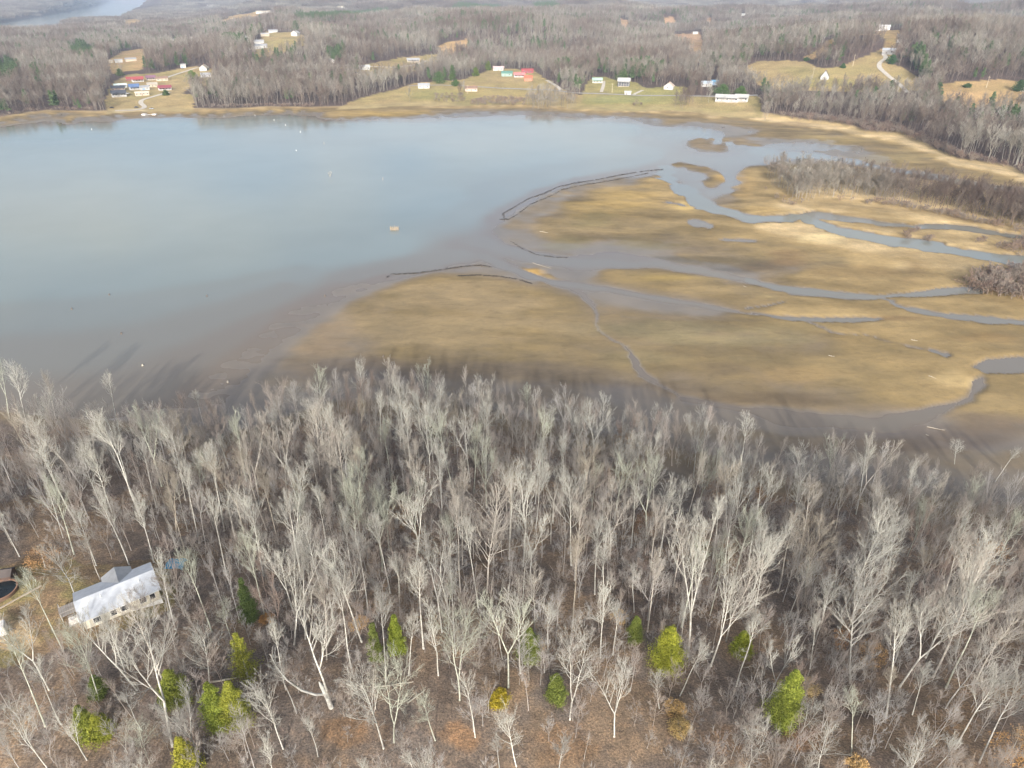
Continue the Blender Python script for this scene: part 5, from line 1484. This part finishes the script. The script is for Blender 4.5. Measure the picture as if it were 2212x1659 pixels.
def house(name, label, foot, yaw, L, D, h, rise, rc, wc, nw, porch):
    p = at(*foot)
    az = -math.atan2(p.x, p.y)
    root = tag(empty(name, p + Vector((0, 0, .25)), az + math.radians(yaw)), label, name.replace('_', ' '), 'buildings on the far shore')
    far = p.length > 1300
    if far: L, D, h, rise = L * .6, D * .75, h * .75, rise * .75
    else: L, D = L * .82, D * .9
    wm_ = flat_mat('siding', wc, .85)
    bm_obj('wall', gable_wall(L, D, h, rise), wm_, root)
    bm_obj('roof', gable_roof(L, D, h, rise), flat_mat('roofing', rc, .55, 0 if far else 1.1), root)
    if not far:
        windows(root, L, D, h, nw)
        bm = bmesh.new(); u = 0 if nw != 1 else -L * .18
        box(bm, u - .5 - (0.9 if name == 'garage' else 0), u + .5 + (0.9 if name == 'garage' else 0), -D / 2 - .06, -D / 2 + .02, -.2, 2.05)
        bm_obj('door', bm, flat_mat('door_paint', (0.16, 0.13, 0.11) if name != 'garage' else (0.22, 0.32, 0.45), .5), root)
    if porch:
        bm = bmesh.new()
        y0 = -D / 2 - 2.6
        box(bm, -L * .42, L * .42, y0, -D / 2 - .03, -1.0, -.05)
        po = bm_obj('porch', bm, flat_mat('decking', (0.34, 0.30, 0.25), .9), root)
        bm = bmesh.new(); z1 = h - .55
        vs = [bm.verts.new(c) for c in ((-L * .44, y0 - .3, z1 - .3), (L * .44, y0 - .3, z1 - .3), (L * .44, -D / 2 - .55, z1 + .15), (-L * .44, -D / 2 - .55, z1 + .15))]
        bm.faces.new(vs); bmesh.ops.solidify(bm, geom=bm.faces[:], thickness=.12)
        bm_obj('porch_roof', bm, flat_mat('roofing', rc, .55), root)
        for i in range(5):
            bm = bmesh.new(); u = -L * .41 + L * .82 * i / 4
            box(bm, u - .09, u + .09, y0 + .02, y0 + .2, -.05, z1 - .25)
            bm_obj('post', bm, MAT_TRIM, root)
    elif not far and name in ('house', 'cottage', 'farmhouse', 'cabin'):
        bm = bmesh.new(); box(bm, L * .22, L * .22 + .8, .3, 1.1, h + rise * .5, h + rise + 1.0)
        bm_obj('chimney', bm, flat_mat('brick', (0.30, 0.17, 0.13), .9), root)
    return root
for hd in HOUSES:
    house(*hd)

# ------------------------------------------------------------------ the house in the near wood
pa, pb = at(186, 1360), at(352, 1302)
dv_ = pb - pa; L = dv_.length
yaw = math.atan2(dv_.y, dv_.x)
D = 7.6
nrm = Vector((-math.sin(yaw), math.cos(yaw), 0))
ctr = (pa + pb) / 2 + nrm * D / 2
ctr.z = (pa.z + pb.z) / 2 + .3
root = tag(empty('house', ctr, yaw), 'long beige house with pale blue grey ribbed metal roof in the near wood', 'house')
print('near house', L, ctr)
WALLC, ROOFC = (0.60, 0.57, 0.47), (0.56, 0.59, 0.625)
wall_h, rise = 2.55, 1.35
mroof = flat_mat('ribbed_metal', ROOFC, .5, 2.2, .0)
bm_obj('wall', gable_wall(L, D, wall_h, rise), flat_mat('beige_siding', WALLC, .8), root)
bm_obj('roof', gable_roof(L, D, wall_h, rise, .4, .1), mroof, root)
bm = bmesh.new(); box(bm, -L / 2 - .03, L / 2 + .03, -D / 2 - .05, -D / 2 + .02, -1.1, .12)
bm_obj('skirting', bm, flat_mat('white_skirting', (.72, .72, .70), .8), root)
for u, w2 in ((-L * .33, .55), (-L * .12, .45), (L * .02, .55), (L * .27, .5), (L * .40, .4)):
    fr = bmesh.new(); box(fr, u - w2 - .1, u + w2 + .1, -D / 2 - .06, -D / 2 + .02, .85, 2.15); f = bm_obj('window', fr, MAT_TRIM, root)
    q = bmesh.new(); box(q, u - w2, u + w2, -D / 2 - .08, -D / 2 - .062, .95, 2.05); bm_obj('pane', q, MAT_GLASS, f)
bm = bmesh.new(); box(bm, -L / 2 - .06, -L / 2 + .02, -1.9, -.9, .1, 2.1); bm_obj('door', bm, flat_mat('door_paint', (.7, .7, .68), .5), root)
# cross gable over the lake side porch
GW, GL = 4.6, 1.3
bm = bmesh.new()
gx = L * .06
y0, y1 = .25, D / 2 + GL
hz = wall_h + rise + .02
e = wall_h + .15
pr = [(-GW / 2 - .2, e), (0, hz), (GW / 2 + .2, e)]
for yy in (y0, y1):
    pass
A = [bm.verts.new((gx + a, y0 if i == 1 else D / 2 * .92, b)) for i, (a, b) in enumerate(pr)]
B = [bm.verts.new((gx + a, y1, b)) for a, b in pr]
bm.faces.new((A[0], A[1], B[1], B[0])); bm.faces.new((A[1], A[2], B[2], B[1]))
bmesh.ops.solidify(bm, geom=bm.faces[:], thickness=-.09)
bm_obj('gable_roof', bm, flat_mat('ribbed_metal_white', (.62, .64, .66), .45, 2.2, .15), root)
for sx in (-1, 1):
    bm = bmesh.new(); box(bm, gx + sx * GW / 2 - .08, gx + sx * GW / 2 + .08, y1 - .3, y1 - .14, -1.2, e)
    bm_obj('post', bm, MAT_TRIM, root)
bm = bmesh.new(); box(bm, gx - GW / 2, gx + GW / 2, D / 2 + .03, y1, -.4, 0); bm_obj('porch', bm, flat_mat('decking', (.34, .30, .25), .9), root)
for nm, u in (('vent_pipe', -L * .2), ('vent_pipe', L * .3)):
    w_ = Wood(); w_.chain([(u, -1.2, wall_h + rise * .55), (u, -1.2, wall_h + rise + .5)], [.07, .07], 8); link(nm, wood_mesh(nm, w_, MAT_TRIM), root)

def prop(name, label, cat, px, rz=0.0, dz=0.0):
    p = at(*px); p.z += dz
    return tag(empty(name, p, rz), label, cat)
# deck with steps beside the house
t = prop('deck', 'weathered grey wooden deck at the end of the beige house', 'deck', (154, 1322), yaw)
for i in range(9):
    bm = bmesh.new(); box(bm, -1.6 + i * .36, -1.6 + i * .36 + .32, -1.3, 1.5, .75, .82); bm_obj('board', bm, flat_mat('grey_boards', (.30, .28, .26), .95), t)
for x_, y_ in ((-1.5, -1.2), (1.5, -1.2), (-1.5, 1.4), (1.5, 1.4)):
    bm = bmesh.new(); box(bm, x_ - .07, x_ + .07, y_ - .07, y_ + .07, -.3, 1.7); bm_obj('post', bm, flat_mat('grey_boards', (.30, .28, .26), .95), t)
bm = bmesh.new(); box(bm, -1.55, 1.55, -1.28, -1.2, 1.6, 1.68); box(bm, -1.58, -1.50, -1.2, 1.4, 1.6, 1.68); bm_obj('rail', bm, flat_mat('grey_boards', (.30, .28, .26), .95), t)
for i in range(3):
    bm = bmesh.new(); box(bm, -.6, .6, -1.6 - i * .3, -1.32 - i * .3, .5 - i * .22, .56 - i * .22); bm_obj('step', bm, flat_mat('grey_boards', (.30, .28, .26), .95), t)
# white heat pump
t = prop('heat_pump', 'white boxy heat pump on the grass by the house corner', 'heat pump', (163, 1344), yaw)
bm = bmesh.new(); box(bm, -.75, .75, -.5, .5, .1, 1.15); bmesh.ops.bevel(bm, geom=bm.edges[:], offset=.06, segments=2, affect='EDGES'); bm_obj('casing', bm, flat_mat('white_paint', (.72, .70, .68), .5), t)
bm = bmesh.new(); box(bm, -1.0, 1.0, -.75, .75, -.2, .095); bm_obj('base', bm, flat_mat('concrete', (.42, .40, .37), .95), t)
w_ = Wood(); w_.chain([(0, 0, 1.16), (0, 0, 1.21)], [.38, .38], 14); o_ = link('fan_grille', wood_mesh('fan_grille', w_, flat_mat('dark_grille', (.06, .06, .06), .6)), t)
# round pool
t = prop('round_pool', 'round above ground pool with rusty rim and dark water', 'pool', (4, 1280))
def ring(r0, r1, z0, z1, n=40):
    bm = bmesh.new(); q = []
    for i in range(n):
        a = i * 2 * math.pi / n; c, s_ = math.cos(a), math.sin(a)
        q.append([bm.verts.new((c * r, s_ * r, z)) for r, z in ((r0, z0), (r1, z0), (r1, z1), (r0, z1))])
    for i in range(n):
        j = (i + 1) % n
        for k in range(4): bm.faces.new((q[i][k], q[j][k], q[j][(k + 1) % 4], q[i][(k + 1) % 4]))
    return bm
bm_obj('pool_wall', ring(2.55, 2.62, -.3, .7), flat_mat('pool_steel', (.13, .085, .06), .7), t)
bm_obj('rim', ring(2.48, 2.70, .703, .78), flat_mat('rusty_rim', (.24, .14, .095), .8), t)
bm = bmesh.new(); bmesh.ops.create_circle(bm, cap_ends=True, segments=40, radius=2.54); bmesh.ops.translate(bm, vec=(0, 0, .4), verts=bm.verts[:]); bm_obj('pool_water', bm, flat_mat('dark_water', (.012, .018, .022), .08), t)
# timber edging of the lawn
t = prop('timber_edging', 'long pale timber edging between the lawn and the pool bed', 'edging', (60, 1283))
e0, e1 = at(-6, 1318), at(90, 1266)
bd = e1 - e0
t.rotation_euler = (0, 0, math.atan2(bd.y, bd.x)); t.location = (e0 + e1) / 2
for i in range(4):
    bm = bmesh.new(); l4 = bd.length / 4; x0 = -bd.length / 2 + i * l4
    box(bm, x0 + .02, x0 + l4 - .02, -.12, .12, -.3, .22); bm_obj('timber', bm, flat_mat('pale_timber', (.40, .34, .27), .95), t)
# blue tarp over a frame
t = prop('tarp_shelter', 'bright blue tarp sagging over a low pole frame behind the house', 'tarp', (383, 1228))
n_ = 11; V_, F_ = [], []
r = np.random.default_rng(5)
for i in range(n_):
    for j in range(n_):
        u, v = i / (n_ - 1) - .5, j / (n_ - 1) - .5
        V_.append((u * 3.6, v * 2.8, 1.9 - .55 * abs(v) * 2 - .25 * (math.sin(u * 9) * math.cos(v * 7)) * .4 + r.normal(0, .035) - .3 * (abs(u) > .42)))
for i in range(n_ - 1):
    for j in range(n_ - 1): F_.append((i * n_ + j, (i + 1) * n_ + j, (i + 1) * n_ + j + 1, i * n_ + j + 1))
link('tarp', mesh_np('tarp', V_, F_, [flat_mat('blue_tarp', (.015, .26, .46), .45)], False), t)
for x_, y_ in ((-1.6, -1.2), (1.6, -1.2), (-1.6, 1.2), (1.6, 1.2)):
    w_ = Wood(); w_.chain([(x_, y_, -.2), (x_, y_, 1.32)], [.04, .04], 6); link('pole', wood_mesh('pole', w_, flat_mat('grey_boards', (.30, .28, .26), .95)), t)
# dark shed behind the pool
t = prop('shed', 'small dark brown shed half hidden behind the round pool', 'shed', (14, 1252), .2)
bm_obj('wall', gable_wall(3.0, 2.2, 1.7, .7), flat_mat('dark_boards', (.09, .06, .05), .9), t); bm_obj('roof', gable_roof(3.0, 2.2, 1.7, .7, .2, .08), flat_mat('roofing', (.10, .085, .08), .8), t)
# utility trailer at the frame edge
t = prop('cargo_trailer', 'white cargo trailer parked at the sandy patch', 'trailer', (-9, 1376), .5)
bm = bmesh.new(); box(bm, -1.9, 1.9, -1.0, 1.0, .5, 2.4); bmesh.ops.bevel(bm, geom=bm.edges[:], offset=.1, segments=2, affect='EDGES'); bm_obj('body', bm, flat_mat('white_paint', (.72, .70, .68), .5), t)
for x_ in (-.5, .5):
    for y_ in (-.9, .9):
        w_ = Wood(); w_.chain([(x_, y_ - .1, .35), (x_, y_ + .1, .35)], [.35, .35], 14); link('wheel', wood_mesh('wheel', w_, flat_mat('rubber', (.02, .02, .02), .8)), t)
w_ = Wood(); w_.chain([(1.9, 0, .55), (3.1, 0, .5)], [.06, .05], 6); link('tow_bar', wood_mesh('tow_bar', w_, flat_mat('dark_grille', (.06, .06, .06), .6)), t)

# ------------------------------------------------------------------ fallen logs, snag, driftwood
def log(name, label, cat, a, b, r0, mat, dz=.15, group=None, nb=3):
    p, q = at(*a), at(*b)
    root = tag(empty(name, p + Vector((0, 0, dz))), label, cat, group)
    d = q - p; w_ = Wood(); rr = np.random.default_rng(int(a[0]))
    n = 6
    pts = [np.array(d) * i / n + rr.normal(0, .02 * d.length / n, 3) for i in range(n + 1)]
    w_.chain(pts, r0 * np.linspace(1, .4, n + 1), 7)
    for k in range(nb):
        i = rr.integers(2, n); dd = np.array(d.normalized()) * .5 + rr.normal(0, .6, 3); dd[2] = abs(dd[2]) * .6
        w_.chain([pts[i], pts[i] + dd * d.length * .13, pts[i] + dd * d.length * .24], [r0 * .35, r0 * .25, r0 * .1], 4)
    link('log', wood_mesh('log', w_, mat, True), root)
    return root
LOGM = flat_mat('bleached_wood', (.44, .40, .33), .9)
LOGD = flat_mat('dark_wood', (.15, .125, .105), .9)
log('fallen_log', 'long pale fallen log between the olive cedar and the twin cedars', 'log', (448, 1476), (524, 1463), .2, LOGM)
log('fallen_log', 'fallen bare branch lying right of the slim trees at lower centre', 'log', (880, 1520), (919, 1491), .14, LOGM)
log('fallen_log', 'short pale fallen log left of the bushy two lobed cedar', 'log', (149, 1572), (178, 1563), .15, LOGM)
log('fallen_log', 'thin pale log behind the slim trees at lower centre', 'log', (806, 1486), (893, 1474), .12, LOGM, nb=5)
log('fallen_log', 'dark fallen trunk beside the rusty beech on the right', 'log', (1738, 1470), (1722, 1440), .22, LOGD)
p = at(716, 1528)
t = tag(empty('broken_snag', p), 'thick broken snag with a long limb arching out to the left', 'snag')
w_ = Wood(); w_.chain([(0, 0, -.2), (-.3, 0, 2.2), (-.9, .2, 4.8), (-1.2, .3, 5.6)], [.42, .34, .3, .06], 8); link('trunk', wood_mesh('trunk', w_, MAT_TRUNK, True), t)
w_ = Wood(); w_.chain([(-.5, .1, 3.0), (-2.0, .2, 2.7), (-4.2, .6, 3.2), (-6.2, 1.0, 5.0), (-7.4, 1.3, 7.6), (-8.0, 1.5, 10.2)], [.22, .2, .18, .15, .1, .05], 7)
r = np.random.default_rng(3)
for i in range(14):
    f = r.uniform(.5, 1); b0 = np.array([-4.2 - 3.8 * f, .6 + f, 2.6 + 7.4 * f * f]); d0 = r.normal(0, .5, 3) + np.array([0, 0, .9])
    w_.chain([b0, b0 + d0 * .9, b0 + d0 * 1.9], [.05, .03, .012], 4)
link('limb', wood_mesh('limb', w_, MAT_TWIG), t)

DRIFT = [('long pale driftwood log on the sandy flat near the gully creek', (1790, 768), (1803, 771)), ('white driftwood log by the right side creek bank', (2006, 812), (2022, 818)), ('pale forked driftwood on the sand below the right pools', (1968, 734), (1982, 737)),
         ('small white driftwood branch below the creek bend', (2000, 939), (2006, 942)), ('pale driftwood piece under the flat pool', (1606, 618), (1612, 620)), ('bleached driftwood trunk on the right sandbank', (2002, 922), (2040, 930)),
         ('thin white driftwood stick near the creek mouth', (1150, 568), (1190, 580)), ('grey driftwood stick on the upper sandbar', (1166, 500), (1184, 503)), ('white driftwood chip in the blue stream', (1510, 414), (1516, 415))]
for lb, a, b in DRIFT:
    log('driftwood', lb, 'driftwood', a, b, .10, LOGM, .08, 'driftwood on the mudflat', 2)
def debris(name, label, line, width, n, seed, zb=.0):
    r = np.random.default_rng(seed); w_ = Wood()
    seg = [math.hypot(b[0] - a[0], b[1] - a[1]) for a, b in zip(line[:-1], line[1:])]
    for _ in range(n):
        k = r.choice(len(seg), p=np.array(seg) / sum(seg)); f = r.random()
        u = line[k][0] + (line[k + 1][0] - line[k][0]) * f; v = line[k][1] + (line[k + 1][1] - line[k][1]) * f + r.normal(0, width * .55)
        x, y = unproj(u, v, 0.05); z = max(ground(x, y), 0) + .1
        a0 = math.atan2(line[k + 1][1] - line[k][1], line[k + 1][0] - line[k][0]); a0 = -a0 * 2.2 + r.normal(0, .5)
        l_ = r.uniform(.8, 2.6); d = np.array([math.cos(a0) * l_ / 2, math.sin(a0) * l_ / 2, r.normal(0, .08)])
        c = np.array([x, y, z + r.uniform(0, .18)])
        if vnoise(np.float64(x / 1.3), np.float64(y / 1.3), seed) < .3: continue
        w_.chain([c - d, c + d * r.uniform(.6, 1)], [r.uniform(.025, .07), .015], 4)
    o = link(name, wood_mesh(name, w_, flat_mat('wet_debris', (.055, .048, .042), .9)))
    return tag(o, label, 'debris', kind='stuff')
debris('drift_debris', 'dark line of drifted debris along the outer edge of the upper sandbar', [(1090, 474), (1086, 462), (1110, 448), (1140, 430), (1175, 418), (1205, 404), (1240, 396), (1290, 388), (1340, 378), (1390, 370), (1432, 366)], 1.0, 950, 1)
debris('drift_debris', 'inner dark debris line along the upper sandbar shore', [(1082, 474), (1100, 474), (1120, 462), (1145, 442), (1190, 424), (1215, 410), (1260, 400), (1330, 389), (1400, 374)], .8, 650, 2)
debris('drift_debris', 'dark debris line on the top edge of the lower mudbank', [(832, 603), (842, 593), (900, 590), (960, 582), (1010, 575), (1038, 573), (1062, 577)], .9, 430, 3)
debris('drift_debris', 'curved debris line across the head of the lower mudbank', [(985, 598), (1030, 595), (1080, 598), (1120, 604), (1150, 614)], .9, 420, 4)
debris('drift_debris', 'thin dark debris line beside the middle stream', [(1098, 518), (1130, 538), (1160, 550), (1200, 556), (1230, 557)], .8, 160, 5)

# ------------------------------------------------------------------ things in the lake
t = tag(empty('duck_blind', (*unproj(852, 497, 0), 0)), 'ring of weathered stakes and brush forming a duck blind in open water', 'duck blind')
r = np.random.default_rng(9); st = flat_mat('stake_wood', (.42, .34, .25), .9)
for i in range(16):
    a = i * 2 * math.pi / 16; w_ = Wood(); x0, y0 = math.cos(a) * 2.2, math.sin(a) * 1.5
    w_.chain([(x0, y0, -1.5), (x0 + r.normal(0, .1), y0 + r.normal(0, .1), r.uniform(1.2, 2.3))], [.09, .07], 6); link('stake', wood_mesh('stake', w_, st), t)
bm = bmesh.new(); box(bm, -2.0, 2.0, -1.3, 1.3, .35, .55); bm_obj('platform', bm, flat_mat('grey_boards', (.30, .28, .26), .95), t)
w_ = Wood()
for i in range(120):
    a = r.uniform(0, 6.28); x0, y0 = math.cos(a) * 2.1, math.sin(a) * 1.4; w_.chain([(x0, y0, .4), (x0 + r.normal(0, .2), y0 + r.normal(0, .2), r.uniform(1.0, 2.0))], [.03, .012], 3)
link('reed_screen', wood_mesh('reed_screen', w_, flat_mat('dry_reed', (.50, .40, .25), .9)), t)
t = tag(empty('drowned_tree', (*unproj(713, 383, 0), 0)), 'bleached drowned treetop with spread branches standing out of the lake', 'drowned tree')
a_, b_ = grow(905, H=3.6, base=.15, spread=60, width=.5, n1=12, n2=4, n3=2, n4=0, rt=.14, twig_r=.04, lod=1, fork=2)
link('trunk', wood_mesh('trunk', a_, LOGM), t); link('branches', wood_mesh('branches', b_, LOGM), t)
for lb, px in (('thin leaning pole right of the drowned treetop', (827, 390)), ('short dark pole sticking out of the far water', (700, 312))):
    t = tag(empty('mooring_pole', (*unproj(*px, 0), 0)), lb, 'pole')
    w_ = Wood(); w_.chain([(0, 0, -1), (.15, 0, 1.9)], [.11, .08], 7); link('pole', wood_mesh('pole', w_, st), t)
    w_ = Wood(); w_.chain([(.14, 0, 1.75), (.16, 0, 2.0)], [.14, .14], 8); link('cap', wood_mesh('cap', w_, LOGM), t)
BUOY = [('white buoy off the wooded left shore', (198, 280)), ('white buoy close under the far wood left of centre', (484, 252)), ('white buoy by the wood just right of that one', (551, 250)), ('white buoy in line with the meadow creek', (592, 260)),
        ('white buoy a little below the meadow creek', (617, 271)), ('white buoy farthest out below the meadow creek', (649, 286)), ('tiny white buoy in the wide middle of the lake', (640, 326))]
for lb, px in BUOY:
    t = tag(empty('buoy', (*unproj(*px, 0), 0)), lb, 'buoy', 'white buoys on the lake')
    w_ = Wood(); w_.chain([(0, 0, -.2), (0, 0, .2), (0, 0, .4), (0, 0, .8), (0, 0, 1.2)], [.15, .22, .22, .1, .05], 10); link('float', wood_mesh('float', w_, MAT_TRIM, True), t)
    w_ = Wood(); w_.chain([(0, 0, 1.2), (0, 0, 1.5)], [.03, .03], 6); link('mast', wood_mesh('mast', w_, MAT_TRIM), t)
STUMP = [('dark stump tip in the shallows at far left', (155, 668)), ('dark stump tip above the shadowed shallows', (236, 637)), ('dark stump tip amid the tree shadows on the water', (262, 721)), ('dark stump tip in clear water left of the mudbank', (447, 640)),
         ('pale stump in the shadowed shallows near the bank', (308, 790)), ('white stump on the wet mud near the shore', (492, 826)), ('dark stump on the muddy left edge of the mudbank', (702, 640)), ('dark stump on the mudbank crest', (1040, 576)), ('small dark stump on the mud above the tallest front crowns', (828, 772))]
for i, (lb, px) in enumerate(STUMP):
    x, y = unproj(*px, 0)
    t = tag(empty('stump', (x, y, max(ground(x, y), 0))), lb, 'stump', 'stumps in the shallows')
    w_ = Wood(); w_.chain([(0, 0, -.4), (.02, 0, .25), (.1, .05, .6)], [.34, .26, .2], 8); link('stump', wood_mesh('stump', w_, LOGM if 'pale' in lb or 'white' in lb else LOGD, True), t)
    for k in range(3):
        w_ = Wood(); a = k * 2.1 + i; w_.chain([(0, 0, .1), (math.cos(a) * .5, math.sin(a) * .5, -.05), (math.cos(a) * .9, math.sin(a) * .9, -.2)], [.12, .09, .04], 5); link('root', wood_mesh('root', w_, LOGM if 'pale' in lb or 'white' in lb else LOGD), t)
# dock and vehicles by the boat ramp
t = tag(empty('boat_dock', (*unproj(323, 248.5, 0), 0)), 'floating white dock with two pontoons by the boat ramp', 'dock')
bm = bmesh.new(); box(bm, -7, 7, -1.3, 1.3, .35, .6); bm_obj('deck', bm, flat_mat('grey_boards', (.42, .40, .37), .95), t)
for x_ in (-5.4, 5.4):
    bm = bmesh.new(); box(bm, x_ - 1.9, x_ + 1.9, -2.2, 2.0, .0, 1.25); bmesh.ops.bevel(bm, geom=bm.edges[:], offset=.25, segments=2, affect='EDGES'); bm_obj('pontoon', bm, flat_mat('white_paint', (.72, .70, .68), .5), t)
for x_ in (-2.4, 2.4):
    w_ = Wood(); w_.chain([(x_, 1.2, -1), (x_, 1.2, 2.0)], [.1, .1], 7); link('piling', wood_mesh('piling', w_, LOGD), t)
def car(label, px, yw, c):
    t = prop('parked_car', label, 'car', px, yw, .1)
    t['group'] = 'cars parked by the boat ramp'
    bm = bmesh.new(); box(bm, -2.2, 2.2, -.9, .9, .35, .95); bmesh.ops.bevel(bm, geom=bm.edges[:], offset=.14, segments=2, affect='EDGES'); bm_obj('body', bm, flat_mat('car_paint', c, .3), t)
    bm = bmesh.new(); box(bm, -1.3, 1.1, -.78, .78, .93, 1.5); bmesh.ops.bevel(bm, geom=bm.edges[:], offset=.2, segments=2, affect='EDGES'); bm_obj('cabin', bm, MAT_GLASS, t)
    for x_ in (-1.35, 1.35):
        for y_ in (-.85, .85):
            w_ = Wood(); w_.chain([(x_, y_ - .1, .34), (x_, y_ + .1, .34)], [.34, .34], 12); link('wheel', wood_mesh('wheel', w_, flat_mat('rubber', (.02, .02, .02), .8)), t)
car('dark car parked beside the boat ramp road', (295, 233), .3, (.05, .05, .06))
car('black car parked on the grass left of the boat ramp', (242, 234), .1, (.02, .02, .025))
car('white car parked beside the house with black roof', (276, 203), 0, (.7, .7, .7))
car('grey car parked right of the boat ramp', (328, 236), 0, (.3, .32, .34))
# poles
for lb, px, hh in (('power pole with crossarm on the hill pasture', (1842, 143), 13), ('power pole below the dark cabin on the pasture', (1755, 168), 11), ('power pole at the bend of the lake road', (1252, 202), 11), ('power pole beside the pale green roofed cottage drive', (1322, 200), 10), ('power pole on the flat field near the wood', (2130, 190), 11), ('power pole by the lake meadow hedge', (1010, 203), 10)):
    t = prop('power_pole', lb, 'pole', px); t['group'] = 'power poles on the far shore'
    w_ = Wood(); w_.chain([(0, 0, -.5), (0, 0, hh)], [.22, .14], 7); link('pole', wood_mesh('pole', w_, flat_mat('pole_wood', (.50, .43, .33), .9)), t)
    bm = bmesh.new(); box(bm, -1.3, 1.3, -.08, .08, hh - 1.0, hh - .8); bm_obj('crossarm', bm, flat_mat('pole_wood', (.50, .43, .33), .9), t)
# single bare trees of the far shore
def far_bare(label, foot, h, sd, tone, wide=.45):
    p = at(*foot)
    t = tag(empty('bare_tree', p - Vector((0, 0, .2))), label, 'bare tree', 'single bare trees on the far shore')
    a_, b_ = grow(sd, H=h, base=.25, spread=45, width=wide, n1=14, n2=6, n3=4, n4=0, twig_r=.035, lod=1, fork=0)
    for nm, q, m_ in (('trunk', a_, MAT_TRUNK), ('crown', b_, MAT_TWIG)):
        o = link(nm, wood_mesh(nm, q, m_), t); o.color = (*tone, 1)
far_bare('lone dark bare tree on the far meadow by the shore', (885, 221), 15, 911, (.55, .52, .5))
far_bare('grey spreading bare oak among the pasture cedars', (1869, 200), 15, 912, (.9, .95, .85), .5)
far_bare('bare tree on the pasture below the dark cabin', (1780, 190), 9, 913, (.6, .6, .55), .5)
far_bare('pale bare tree beside the brown roofed meadow house', (1000, 205), 14, 914, (.75, .7, .68))
far_bare('bare tree at the road edge left of the lodges', (1530, 222), 18, 915, (.8, .8, .75))
far_bare('bare white sycamore at the front of the left shore wood', (300, 244), 4, 916, (1, 1, 1)) if False else None

# ------------------------------------------------------------------ labels of the bare trees in the near wood
LM = [('the dark olive cedar', 547, 1290), ('the sparse yellow green pine', 541, 1405), ('the twin cedars', 497, 1515), ('the round olive cedar', 380, 1478), ('the two lobed cedar', 210, 1550), ('the yellow cedar at the bottom edge', 415, 1625),
      ('the bright slender cedar', 860, 1370), ('the hazy green cedar', 1143, 1392), ('the brightest dome shaped cedar', 1434, 1400), ('the small bright oval cedar', 1597, 1388), ('the largest pointed cedar', 1686, 1500), ('the little golden cedar', 1078, 1505),
      ('the beige house', 260, 1300), ('the blue tarp', 383, 1220), ('the round pool', 8, 1278), ('the muddy gully', 1450, 1060), ('the broken snag', 712, 1500), ('the golden brush clump', 1457, 1528), ('the orange crowned beech', 1345, 940), ('the creek bend', 1900, 915),
      ('the orange edge beech', 2125, 1200), ('the ochre corner beech', 2175, 1616)]
FORM = {0: 'tall', 1: 'slim', 2: 'full crowned', 3: 'open crowned', 4: 'two stemmed', 5: 'forked', 6: 'three stemmed', 7: 'broad', 8: 'bristly slim', 9: 'wide spreading', 10: 'wide forked', 11: 'many twigged', 12: 'vase shaped', 13: 'fan crowned', 14: 'many stemmed', 15: 'round topped', 16: 'high crowned', 17: 'forked round', 18: 'thin'}
rows = []
for ob, (p, h, ln, sh, tone) in tree_objs:
    fx, fy = proj(np.float64(p.x), np.float64(p.y), np.float64(p.z))
    mx, my = proj(np.float64(p.x + ln.x * h * .7), np.float64(p.y + ln.y * h * .7), np.float64(p.z + h * .7))
    d = [math.hypot(mx - a, my - b) for _, a, b in LM]
    k = int(np.argmin(d))
    th = math.atan2(p.x, p.y); sn = np.interp(th, NE[0], NE[1]) - math.hypot(p.x, p.y)
    if d[k] < 150:
        dx, dy = fx - LM[k][1], my - LM[k][2]
        rel = ('left of ' if dx < 0 else 'right of ') if abs(dx) > abs(dy) else ('behind ' if dy < 0 else 'in front of ')
        where = rel + LM[k][0]
    elif sn < 20:
        where = 'front row at the ' + ('left lake edge' if fx < 600 else 'brown mudbank' if fx < 1150 else 'mudflat creek' if fx < 1750 else 'right mudflat corner')
    else:
        band = 'upper' if my < 1150 else 'middle' if my < 1400 else 'lower'
        side_ = 'left' if fx < 560 else 'centre left' if fx < 1000 else 'centre' if fx < 1350 else 'centre right' if fx < 1750 else 'right'
        where = f'in the {band} {side_} wood'
    rows.append([ob, f'{TREE_TONES[tone][0]} {FORM[sh]} bare tree {where}', fx, h])
by = {}
for rw in rows: by.setdefault(rw[1], []).append(rw)
ORD = ['first', 'second', 'third', 'fourth', 'fifth', 'sixth', 'seventh', 'eighth', 'ninth', 'tenth']
for lb, v in by.items():
    v.sort(key=lambda q: q[2])
    for i, (ob, _, fx, h) in enumerate(v):
        if len(v) == 1: s_ = lb
        elif len(v) == 2:
            s_ = lb.replace('bare tree', 'bare tree') + (', further left' if i == 0 else ', further right')
        else: s_ = f'{ORD[i]} from left, ' + lb
        tag(ob, s_, 'bare tree', 'bare trees of the near wood')

# ------------------------------------------------------------------ air
hz = bpy.data.materials.new('haze')
hz.use_nodes = True
ht = hz.node_tree
ht.nodes.clear()
ho = ht.nodes.new('ShaderNodeOutputMaterial')
hv = ht.nodes.new('ShaderNodeVolumePrincipled')
hv.inputs['Color'].default_value = (0.63, 0.78, 1.0, 1)
hv.inputs['Density'].default_value = 0.00009
hv.inputs['Anisotropy'].default_value = 0.0
ht.links.new(hv.outputs[0], ho.inputs['Volume'])
bm = bmesh.new()
box(bm, -23500, 23500, -23500, 23500, float(Hh.min()) - 1.0, max(float(Hh.max()), CZ) + 28)
ob = bm_obj('haze', bm, hz)
tag(ob, 'thin bluish winter haze over the lake and hills', 'haze', kind='stuff')
